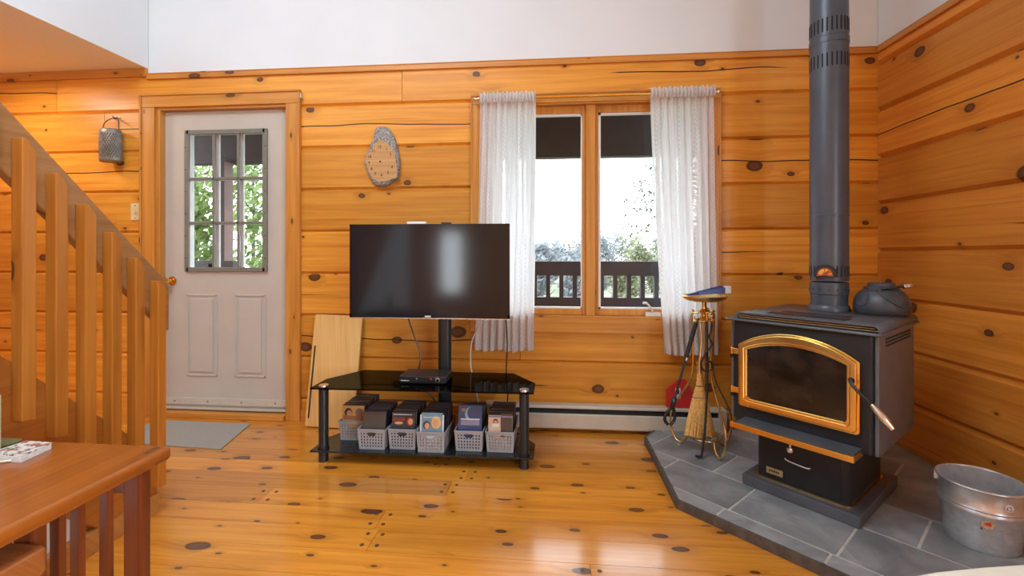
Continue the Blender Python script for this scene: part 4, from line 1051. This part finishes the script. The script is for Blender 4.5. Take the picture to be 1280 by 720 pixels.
# ash ledge, drawer front
p = MB(); p.box(-.205, .232, -.385, -.262, zz(.338), zz(.354)); lg = L('ash_ledge', p, 'stove_grey', bevel=.002)
p = MB(); p.box(-.215, .240, -.395, -.385, zz(.334), zz(.357)); p.box(.232, .240, -.385, -.285, zz(.334), zz(.357)); p.box(-.215, -.205, -.385, -.285, zz(.334), zz(.357)); L('gold_edge', p, 'gold_paint', lg, bevel=.002)
p = MB(); p.cyl((.02, -.372, zz(.334)), (.02, -.372, zz(.312)), .004, seg=8); p.lathe([(0, -.012), (.010, -.009), (.013, 0), (.010, .009), (0, .012)], (.02, -.372, zz(.304)), 14); L('damper_knob', p, 'steel', lg)
p = MB(); p.box(-.145, .150, -.232, -.226, .062, zz(.318)); dw = L('ash_drawer', p, 'stove_black', ped, bevel=.003)
p = MB(); p.tube(spline([(-.042, -.232, zz(.222)), (-.042, -.256, zz(.219)), (-.030, -.262, zz(.212)), (.040, -.262, zz(.206)), (.052, -.256, zz(.211)), (.052, -.232, zz(.214))]), .0042, 8); L('drawer_handle', p, 'steel', dw)
p = MB(); p.box(-.130, -.062, -.2345, -.232, zz(.118), zz(.146)); pl_ = L('name_plate', p, 'brass_dull', dw)
p = MB()
for k in range(5): p.box(-.118+k*.009, -.112+k*.009, -.2352, -.2345, zz(.128), zz(.136))
L('lettering', p, 'iron', pl_)

# ---- stovepipe
PX, PY, PR = 1.305, 2.276, .0780
pp = thing('stovepipe', 'tall black double wall stovepipe rising from the stove', 'pipe', (PX, PY, .83))
def pipe(name, z0, z1, r, mat='pipe_black', cap=True):
    p = MB(); p.cyl((PX, PY, z0), (PX, PY, z1), r, seg=48); return p.build(name, mat, pp)
p = MB(); p.lathe([(.066, 0), (PR+.006, 0), (PR+.006, .008), (PR+.002, .024), (PR-.002, .028)], (PX, PY, .8295), 48); p.build('flue_collar', 'pipe_black', pp)
p = MB(); p.lathe([(PR-.004, .0), (PR-.003, .05), (PR, .052), (PR, .105), (PR-.003, .107)], (PX, PY, .856), 48); p.build('adapter', 'pipe_black', pp)
p = MB()
for k in range(14):
    a = k*2*PI/14 - .3
    c_, s_ = math.cos(a), math.sin(a); p.cyl((PX+c_*(PR-.001), PY+s_*(PR-.001), .929), (PX+c_*(PR+.003), PY+s_*(PR+.003), .929), .0035, seg=6)
p.build('screws', 'iron', pp)
lo = pipe('lower_section', .970, 1.272, PR)
p = MB(); p.lathe([(PR-.003, .0), (PR+.0018, .002), (PR+.0018, .010), (PR-.001, .012)], (PX, PY, 1.268), 48); p.build('joint_ring', 'pipe_black', pp)
mid = pipe('middle_section', 1.278, 2.075, PR)
p = MB(); p.lathe([(PR-.003, 0), (PR+.002, .003), (PR+.002, .030), (PR-.002, .033)], (PX, PY, 2.072), 48); p.build('joint_ring', 'pipe_black', pp)
up = pipe('upper_section', 2.105, 4.32, PR-.0008)
def slots(parent, z0, z1, n, w):
    p = MB()
    for k in range(n):
        a = 2*PI*k/n
        T = Matrix.Translation((PX, PY, 0)) @ Matrix.Rotation(a, 4, 'Z')
        p.box(PR-.004, PR+.0006, -w/2, w/2, z0, z1, 0, T)
    p.build('vent_slots', 'slot_black', parent)
slots(lo, .992, 1.040, 26, .006); slots(mid, 1.960, 2.022, 26, .006); slots(up, 2.122, 2.185, 26, .006)
ang = math.atan2(-PY, -PX) - .17
th_ = thing('thermometer', 'half round flue thermometer with flame coloured dial stuck on the pipe', 'thermometer', (PX, PY, .99))
T = Matrix.Translation((PX+math.cos(ang)*(PR+.002), PY+math.sin(ang)*(PR+.002), 1.000)) @ Matrix.Rotation(ang+PI/2, 4, 'Z')
def half(r, z0, n=20): return [(r, z0)] + [(r*math.cos(PI*k/n), r*math.sin(PI*k/n)) for k in range(n+1)] + [(-r, z0)]
p = MB(); p.prism(half(.046, -.012), 1, -.008, .002, 0, T); p.build('case', 'black_plastic', th_, bevel=.001)
yel, org = colm('dial_yellow', (.85, .50, .05)), colm('dial_red', (.62, .10, .02))
p = MB(); p.prism(half(.033, -.006), 1, -.0088, -.008, 0, T); dl_ = p.build('dial', org, th_)
p = MB()
for (a0, a1, r0, r1) in ((100, 175, .012, .026), (60, 85, .014, .026), (5, 20, .014, .026)):
    pts = [(r1*math.cos(math.radians(a0+(a1-a0)*k/8)), r1*math.sin(math.radians(a0+(a1-a0)*k/8))) for k in range(9)] + [(r0*math.cos(math.radians(a1-(a1-a0)*k/8)), r0*math.sin(math.radians(a1-(a1-a0)*k/8))) for k in range(9)]
    p.prism(pts, 1, -.0093, -.0088, 0, T)
p.build('warm_zone', yel, dl_)
p = MB()
for k in range(13):
    a = PI*k/12; p.disc((.031*math.cos(a), -.0092, .031*math.sin(a)), .0030, 1, 8, 0, T)
p.box(-.012, .012, -.0094, -.0088, -.006, -.003, 0, T); p.tube([Vector((.0, -.0096, .002)), Vector((.012, -.0096, .018))], .0013, 5, 0, True, T); p.build('scale_marks', 'black_plastic', dl_)

# ---- kettle on the stove
KX, KY, KZ = 1.463, 2.166, .8295
kt = thing('kettle', 'black cast iron kettle on the stove top beside the pipe', 'kettle', (KX, KY, KZ))
p = MB(); p.lathe([(0, 0), (.094, 0), (.099, .006), (.102, .030), (.100, .052), (.093, .076), (.078, .098), (.062, .110), (.056, .113), (.0, .113)], (KX, KY, KZ), 40, sx=1.02, sy=1.0); kb_ = p.build('body', 'cast_iron', kt)
def kr(z):                                                   # body radius at height
    P_ = [(.0, .099), (.030, .102), (.052, .100), (.076, .093), (.098, .078), (.110, .062), (.113, .056)]
    for (z0, r0), (z1, r1) in zip(P_, P_[1:]):
        if z <= z1: return r0 + (r1-r0)*(z-z0)/(z1-z0)
    return .058
vd = math.atan2(-KY, -KX)                                    # towards the room
pts = []
for k in range(40):
    a = vd + 1.9 - 2.6*k/39; e = max(0, min(1, (k-17)/17)); e = e*e*(3-2*e); z_ = .040 + .066*e
    pts.append((KX+1.02*(kr(z_)+.002)*math.cos(a), KY+(kr(z_)+.002)*math.sin(a), KZ+z_))
p = MB(); p.tube(pts, .0034, 8); p.build('rib', 'cast_iron', kb_)
p = MB(); p.lathe([(.060, .108), (.064, .113), (.062, .118), (.050, .122), (.049, .134), (.046, .137), (0, .138)], (KX, KY, KZ), 32); p.build('lid', 'cast_iron', kt)
p = MB(); dx, dy = -.93, -.20
p.tube(spline([(KX+dx*.040, KY+dy*.040, KZ+.048), (KX+dx*.072, KY+dy*.072, KZ+.056), (KX+dx*.100, KY+dy*.100, KZ+.066)]), [.046-.0012*k for k in range(13)], 18); p.build('spout', 'cast_iron', kt)
fall = Vector((.74, -.67, .02)).normalized(); pin = Vector((-.67, -.74, 0)).normalized()
cen_ = Vector((KX, KY, KZ+.112))
arc = [cen_ + pin*.066*math.cos(PI*k/20) + fall*.098*math.sin(PI*k/20) + Vector((0, 0, .014*math.sin(PI*k/20))) for k in range(21)]
p = MB(); p.tube(arc, .0036, 8); bl = p.build('bail_handle', 'iron', kt)
p = MB(); g = arc[6:15]; p.tube(spline(g, 5), [.0085+(.0012 if k % 2 else 0) for k in range(41)], 12); p.build('coil_grip', 'steel', bl)
p = MB()
for sg in (1, -1):
    q = cen_ + pin*.064*sg + Vector((0, 0, -.004)); p.box(q.x-.008, q.x+.008, q.y-.008, q.y+.008, q.z-.012, q.z+.010)
p.build('handle_lug', 'cast_iron', kt, bevel=.004)

# ================================================================== FIRE TOOLS
FX, FY = .822, 2.550
fs_ = thing('fire_tool_stand', 'brass fire tool stand with curled feet and a round dish on top', 'stand', (FX, FY, HZ))
legs = [(.26, -.965), (-.82, .57), (.92, .40)]
def rp(dv, r, z): return (FX+dv[0]*r, FY+dv[1]*r, z)
for dv in legs:
    p = MB(); p.tube(spline([rp(dv, .030, .775), rp(dv, .060, .770), rp(dv, .066, .735), rp(dv, .060, .60), rp(dv, .062, .46), rp(dv, .085, .38), rp(dv, .150, .27), rp(dv, .182, .19), rp(dv, .180, .11), rp(dv, .150, .052), rp(dv, .118, .0475), rp(dv, .094, .075), rp(dv, .086, .115)], 7), .0062, 8)
    lo_ = p.build('leg', 'brass_dull', fs_)
    p = MB(); p.lathe([(0, -.008), (.007, -.005), (.009, 0), (.007, .005), (0, .009)], rp(dv, .062, .782), 12); p.build('ball_tip', 'brass', lo_)
p = MB(); p.tube([(FX+.088*math.cos(2*PI*k/28), FY+.088*math.sin(2*PI*k/28), .112) for k in range(28)], .0045, 8, closed=True); p.build('foot_ring', 'brass_dull', fs_)
p = MB(); p.tube([(FX, FY, .845), (FX, FY, .16)], .007, 10); p.build('centre_rod', 'brass_dull', fs_)
p = MB(); p.lathe([(.0, -.02), (.018, -.02), (.022, 0), (.014, .012), (.022, .022), (.030, .032), (.014, .045), (.012, .070), (.016, .09)], (FX, FY, .755), 18); p.build('hub', 'brass', fs_)
p = MB(); p.tube([(FX+.052*math.cos(2*PI*k/24), FY+.052*math.sin(2*PI*k/24), .736) for k in range(24)], .0035, 8, closed=True)
for k in range(4):
    a = .6 + k*PI/2; p.tube([(FX, FY, .745), (FX+.055*math.cos(a), FY+.055*math.sin(a), .738), (FX+.066*math.cos(a), FY+.066*math.sin(a), .748)], .0035, 6)
p.build('hook_ring', 'brass', fs_)
p = MB(); p.lathe([(0, .0), (.060, .0), (.092, .006), (.112, .018), (.118, .030), (.114, .034), (.106, .031), (.095, .020), (.060, .012), (0, .012)], (FX, FY, .838), 40); p.build('dish', 'brass_dull', fs_)
bf = thing('folded_fan', 'dark blue striped folded fan with a white tag lying on the brass dish', 'fan', (FX, FY, .872))
a_, b_ = Vector((FX-.092, FY-.02, .874)), Vector((FX+.105, FY+.005, .905))
p = MB(); d_ = (b_-a_); sd = Vector((-.1, 1, 0)).normalized()
for k in range(6):
    o_ = (k-2.5)
    e0, e1 = a_ + sd*o_*.004, b_ + sd*o_*.016
    p.add([e0+Vector((0,0,-.002)), e1+Vector((0,0,-.018)), e1+Vector((0,0,.014+.003*(k%2))), e0+Vector((0,0,.003)), e0+sd*.0038+Vector((0,0,-.002)), e1+sd*.014+Vector((0,0,-.018)), e1+sd*.014+Vector((0,0,.014)), e0+sd*.0038+Vector((0,0,.003))],
          [(0,1,2,3),(4,7,6,5),(0,4,5,1),(1,5,6,2),(2,6,7,3),(3,7,4,0)], 0)
p.build('pleats', 'blue', bf)
p = MB()
for k in range(4):
    e0, e1 = a_ + d_*.25 + sd*-.028 + Vector((0,0,-.002+k*.003)), b_ + sd*-.043 + Vector((0,0,-.012+k*.0075)); p.tube([e0, e1], .0012, 5)
p.build('stripes', 'blue_light', bf)
p = MB(); p.box(b_.x-.008, b_.x+.022, b_.y-.045, b_.y-.010, b_.z-.020, b_.z+.018); p.build('tag', 'paper', bf, bevel=.003)
# broom
br = thing('hearth_broom', 'straw hearth broom hanging in the middle of the tool stand', 'broom', (FX-.012, FY-.055, .12))
cx, cy = FX-.040, FY-.052
p = MB(); n = 26
pr_ = [(.466, .012, .011), (.44, .014, .012), (.40, .018, .014), (.34, .036, .019), (.27, .053, .023), (.20, .069, .025), (.135, .082, .026)]
rd = random.Random(8)
vs = []
for (z_, a_, b_) in pr_:
    for k in range(n):
        t = 2*PI*k/n; vs.append((cx+a_*math.cos(t), cy+b_*math.sin(t), z_ - (rd.uniform(0, .012) if z_ < .14 else 0)))
fs = [(i*n+k, i*n+(k+1) % n, (i+1)*n+(k+1) % n, (i+1)*n+k) for i in range(len(pr_)-1) for k in range(n)] + [tuple(range(n)), tuple(range((len(pr_)-1)*n, len(pr_)*n))]
p.add(vs, fs, 0, True); bh = p.build('bristles', 'straw', br)
p = MB()
for k in range(70):
    t = rd.uniform(0, 2*PI); s_ = rd.uniform(.9, 1.02)
    p.tube([(cx+pr_[3][1]*s_*math.cos(t), cy+pr_[3][2]*s_*math.sin(t)-.001, .34), (cx+pr_[6][1]*s_*math.cos(t), cy+pr_[6][2]*s_*math.sin(t)-.002, rd.uniform(.122, .14))], .0014, 4)
o = p.build('straws', 'straw', bh); o['kind'] = 'stuff'
p = MB()
for (z_, a_, b_) in ((.395, .0195, .0150), (.335, .0385, .0205)):
    p.tube([(cx+a_*math.cos(2*PI*k/24), cy+b_*math.sin(2*PI*k/24), z_) for k in range(24)], .0018, 5, closed=True)
p.build('binding', 'iron', bh)
p = MB(); p.tube([(cx, cy, .46), (cx, cy, .53)], [.013, .009], 12)
for k in range(5): p.tube([(cx+.0135*math.cos(2*PI*q/14), cy+.0135*math.sin(2*PI*q/14), .47+k*.012) for q in range(14)], .003, 5, closed=True)
p.tube([(cx, cy, .53), (cx+.012, cy+.002, .64), (cx+.004, cy+.002, .725)], .005, 8); p.tube([(cx+.004+.010*math.cos(2*PI*k/14), cy+.002, .736+.010*math.sin(2*PI*k/14)) for k in range(14)], .003, 6, closed=True)
p.build('handle', 'brass_dull', br)
# poker
pk = thing('poker', 'long black poker hanging in front of the broom with bent tip', 'poker', (FX-.02, FY-.12, HZ))
p = MB(); p.tube(spline([(FX-.010, FY-.076, .742), (FX-.009, FY-.077, .60), (FX-.014, FY-.090, .40), (FX-.030, FY-.112, .22), (FX-.050, FY-.125, .075), (FX-.060, FY-.130, .052), (FX-.085, FY-.135, .056)], 7), .0062, 8); p.build('shaft', 'iron', pk)
p = MB(); p.tube([(FX-.010, FY-.076, .742), (FX-.010, FY-.075, .79)], .0075, 10); p.tube([(FX-.010+.011*math.cos(2*PI*k/14), FY-.075, .80+.011*math.sin(2*PI*k/14)) for k in range(14)], .003, 6, closed=True); p.build('grip', 'brass', pk)
# curled hook
hk = thing('fire_hook', 'black iron hook with spiral curl hanging on the tool stand', 'hook', (FX-.02, FY-.09, .50))
pts = [(FX+.012, FY-.086, .735), (FX+.006, FY-.088, .69), (FX-.004, FY-.09, .665)]
pts += [(FX+.006, FY-.09, .640), (FX+.010, FY-.09, .620), (FX-.012, FY-.092, .590), (FX-.038, FY-.094, .545), (FX-.046, FY-.094, .51), (FX-.034, FY-.094, .488), (FX-.008, FY-.094, .484), (FX+.012, FY-.094, .50), (FX+.010, FY-.094, .525), (FX-.008, FY-.094, .534), (FX-.020, FY-.094, .52), (FX-.012, FY-.094, .508)]
p = MB(); p.tube(spline(pts, 6), .0048, 8); p.build('curl', 'iron', hk)
p = MB(); p.tube([(FX+.012, FY-.086, .735), (FX+.02, FY-.07, .745), (FX+.012, FY-.055, .750)], .0036, 6); p.build('hanger', 'brass', hk)
# log tongs leaning on the left
tg = thing('log_tongs', 'black log tongs leaning outwards on the left of the tool stand', 'tongs', (FX-.2, FY-.07, .2))
A_, B_ = Vector((FX-.066, FY-.075, .735)), Vector((FX-.205, FY-.080, .225))
p = MB(); m_ = A_.lerp(B_, .36); p.tube([A_, A_.lerp(B_, .18), m_], [.013, .012, .010], 10); p.build('grip', 'black_plastic', tg)
p = MB(); p.tube([m_, A_.lerp(B_, .5), A_.lerp(B_, .78)], [.009, .0065, .0065], 10); p.build('shaft', 'iron', tg)
p = MB(); c_ = A_.lerp(B_, .78); p.tube([c_, B_+Vector((.014, 0, .05))], [.014, .012], 8); p.build('trigger', 'black_plastic', tg)
p = MB(); q = B_
p.tube(spline([q+Vector((.012, 0, .06)), q+Vector((-.016, 0, .025)), q+Vector((-.022, 0, -.01)), q+Vector((-.006, 0, -.032))]), .0085, 8)
p.tube(spline([q+Vector((.02, 0, .06)), q+Vector((.030, 0, .02)), q+Vector((.024, 0, -.012)), q+Vector((.004, 0, -.034))]), .0085, 8); p.build('jaws', 'black_plastic', tg)
p = MB(); p.tube([A_+Vector((.004,0,.0)), A_+Vector((.02, .02, .02)), A_+Vector((.03, .045, .012))], .0035, 6); p.build('wrist_loop', 'iron', tg)
p = MB(); e = A_.lerp(B_, .37); p.cyl(e+Vector((.002,-.011,.004)), e+Vector((-.003,-.011,-.012)), .004, seg=8); p.build('clip', 'white_plastic', tg)

# ================================================================== PAIL
BX, BY = 1.575, 1.822
pa = thing('metal_pail', 'galvanised steel pail standing on the hearth by the right wall', 'bucket', (BX, BY, HZ))
p = MB(); hb = .222
p.lathe([(.0, .006), (.096, .006), (.099, .0), (.102, .004), (.1055, .05), (.1145, .128), (.1185, .134), (.1185, .140), (.1155, .146), (.1185, .152), (.1155, .158), (.1205, hb), (.1225, hb+.003), (.118, hb+.002), (.1125, .15), (.103, .05), (.096, .010), (0, .010)], (BX, BY, HZ), 56); bk = p.build('bucket', 'galv', pa)
p = MB(); p.tube([(BX+.1225*math.cos(2*PI*k/56), BY+.1225*math.sin(2*PI*k/56), HZ+hb+.001) for k in range(56)], .0042, 8, closed=True); p.build('rolled_rim', 'galv', bk)
p = MB(); hax = Vector((.77, -.64, 0)).normalized(); hpp = Vector((.64, .77, 0)).normalized()
cen = Vector((BX, BY, HZ+hb-.018))
arc = [cen + hax*.1275*math.cos(PI*k/28) + (hpp*.985+Vector((0,0,.17)))*.128*math.sin(PI*k/28) for k in range(29)]
p.tube(arc, .0032, 8); p.build('bail', 'steel', pa)
for sg in (1, -1):
    q = cen + hax*.122*sg; p = MB(); p.box(-.006, .006, -.014, .014, -.014, .016, 0, Matrix.Translation(q) @ Matrix.Rotation(math.atan2(hax.y, hax.x), 4, 'Z')); p.build('ear', 'galv', pa, bevel=.002)
def on_pail(az, z, w):                                        # frame on the outside of the pail, facing out
    r = .1095 + (z-.05)*.062 + .0012
    return Matrix.Translation((BX+math.cos(az)*r, BY+math.sin(az)*r, HZ+z)) @ Matrix.Rotation(az+PI/2, 4, 'Z')
azc = math.atan2(-BY, -BX)
p = MB(); T = on_pail(azc+.60, .180, 0); p.disc((0, -.001, 0), .0125, 1, 22, 0, T)
for k in range(3):
    a0 = k*2*PI/3+.4; p.tube([Vector((.0068*math.cos(a0+q*.35), -.002, .0068*math.sin(a0+q*.35))) for q in range(5)], .0013, 5, 1, True, T)
p.build('round_sticker', ['white_plastic', NAVY], bk)
p = MB(); T = on_pail(azc+.14, .108, 0); rd = random.Random(2)
org_ = plain('faded_orange_paper', (.55, .36, .20), .8, var=.3, vscale=90)
def blob(r, j, sd):
    q = random.Random(sd); return [(r*q.uniform(1-j, 1+j)*math.cos(2*PI*k/16), r*.8*q.uniform(1-j, 1+j)*math.sin(2*PI*k/16)) for k in range(16)]
p.prism(blob(.018, .35, 1), 1, -.0020, .002, 0, T); p.prism([(a+.002, b+.005) for a, b in blob(.009, .45, 4)], 1, -.0026, .0, 1, T); p.prism([(a-.016, b-.016) for a, b in blob(.003, .3, 5)], 1, -.0026, .0, 2, T)
p.build('torn_sticker', [org_, 'red', 'iron'], bk)

# ---- cream rounded table corner in the near right foreground
ct = thing('cream_table', 'cream round edged table top at the bottom right corner', 'table', (1.15, .75, 0))
p = MB(); zt = .46
edge = [onz(u, v, zt)[:2] for (u, v) in ((1122, 722), (1170, 713.5), (1225, 708), (1290, 703.5), (1350, 702))]
p.prism(edge + [(1.60, edge[-1][1]), (1.60, .45), (edge[0][0]-.06, .45), (edge[0][0]-.05, edge[0][1]-.10), (edge[0][0]-.03, edge[0][1]-.03)], 2, zt-.03, zt); p.build('tabletop', 'cream', ct, bevel=.006, seg=3)
for (x_, y_) in ((1.08, .55), (1.54, .55), (1.12, .85), (1.54, .88)):
    p = MB(); p.cyl((x_, y_, 0), (x_, y_, zt-.03), .018, .024, seg=14); p.build('leg', 'cream', ct)

# ================================================================== LIGHT AND CAMERA
wd = bpy.data.worlds.new('overcast_sky'); SC.world = wd; wd.use_nodes = True
nt = wd.node_tree; nt.nodes.clear(); ou = nt.nodes.new('ShaderNodeOutputWorld'); bg = nt.nodes.new('ShaderNodeBackground')
bg.inputs[0].default_value = (.88, .94, 1.0, 1); bg.inputs[1].default_value = 7.0; nt.links.new(bg.outputs[0], ou.inputs[0])
def area(name, loc, rot, sx, sy, power, col):
    l = bpy.data.lights.new(name, 'AREA'); l.shape = 'RECTANGLE'; l.size = sx; l.size_y = sy; l.energy = power; l.color = col
    o = bpy.data.objects.new(name, l); COL.objects.link(o); o.location = loc; o.rotation_euler = rot; return o
for w in SIDEW:                                               # daylight through the windows behind the viewpoint
    area('window_daylight', (XR+.02, (w[0]+w[1])/2, (w[2]+w[3])/2), (0, PI/2, 0), w[3]-w[2], w[1]-w[0], 64, (.60, .82, 1))
area('window_daylight', ((RWX[0]+RWX[1])/2, YREAR+.0, (RWZ[0]+RWZ[1])/2), (PI/2, 0, 0), RWX[1]-RWX[0], RWZ[1]-RWZ[0], 5, (.88, .94, 1))
area('ceiling_lamp', (-1.5, .4, 3.8), (0, 0, 0), 1.6, 1.6, 90, (.66, .85, 1))  # added soft fill from above, no lamp hangs here
area('loft_lamp', (-3.5, 2.35, 2.28), (0, 0, 0), .3, .3, 10, (1, .90, .74))

cam = bpy.data.cameras.new('camera'); co = bpy.data.objects.new('camera', cam); COL.objects.link(co)
co.location = (0, 0, CAM_H); co.rotation_euler = (PI/2, 0, TH)
cam.sensor_fit = 'HORIZONTAL'; cam.sensor_width = 36.0; cam.lens = F_PX/1280*36.0; cam.shift_y = (318-360)/1280
cam.clip_start = .02; cam.clip_end = 300
SC.camera = co
SC.cycles.use_denoising = True; SC.cycles.max_bounces = 8; SC.cycles.diffuse_bounces = 4; SC.cycles.transparent_max_bounces = 12
SC.cycles.sample_clamp_indirect = 6.0; SC.cycles.caustics_reflective = False; SC.cycles.caustics_refractive = False
vs_ = SC.view_settings; vs_.view_transform = 'Standard'; vs_.look = 'None'; vs_.gamma = 1.0; vs_.exposure = 0.12; vs_.use_curve_mapping = False
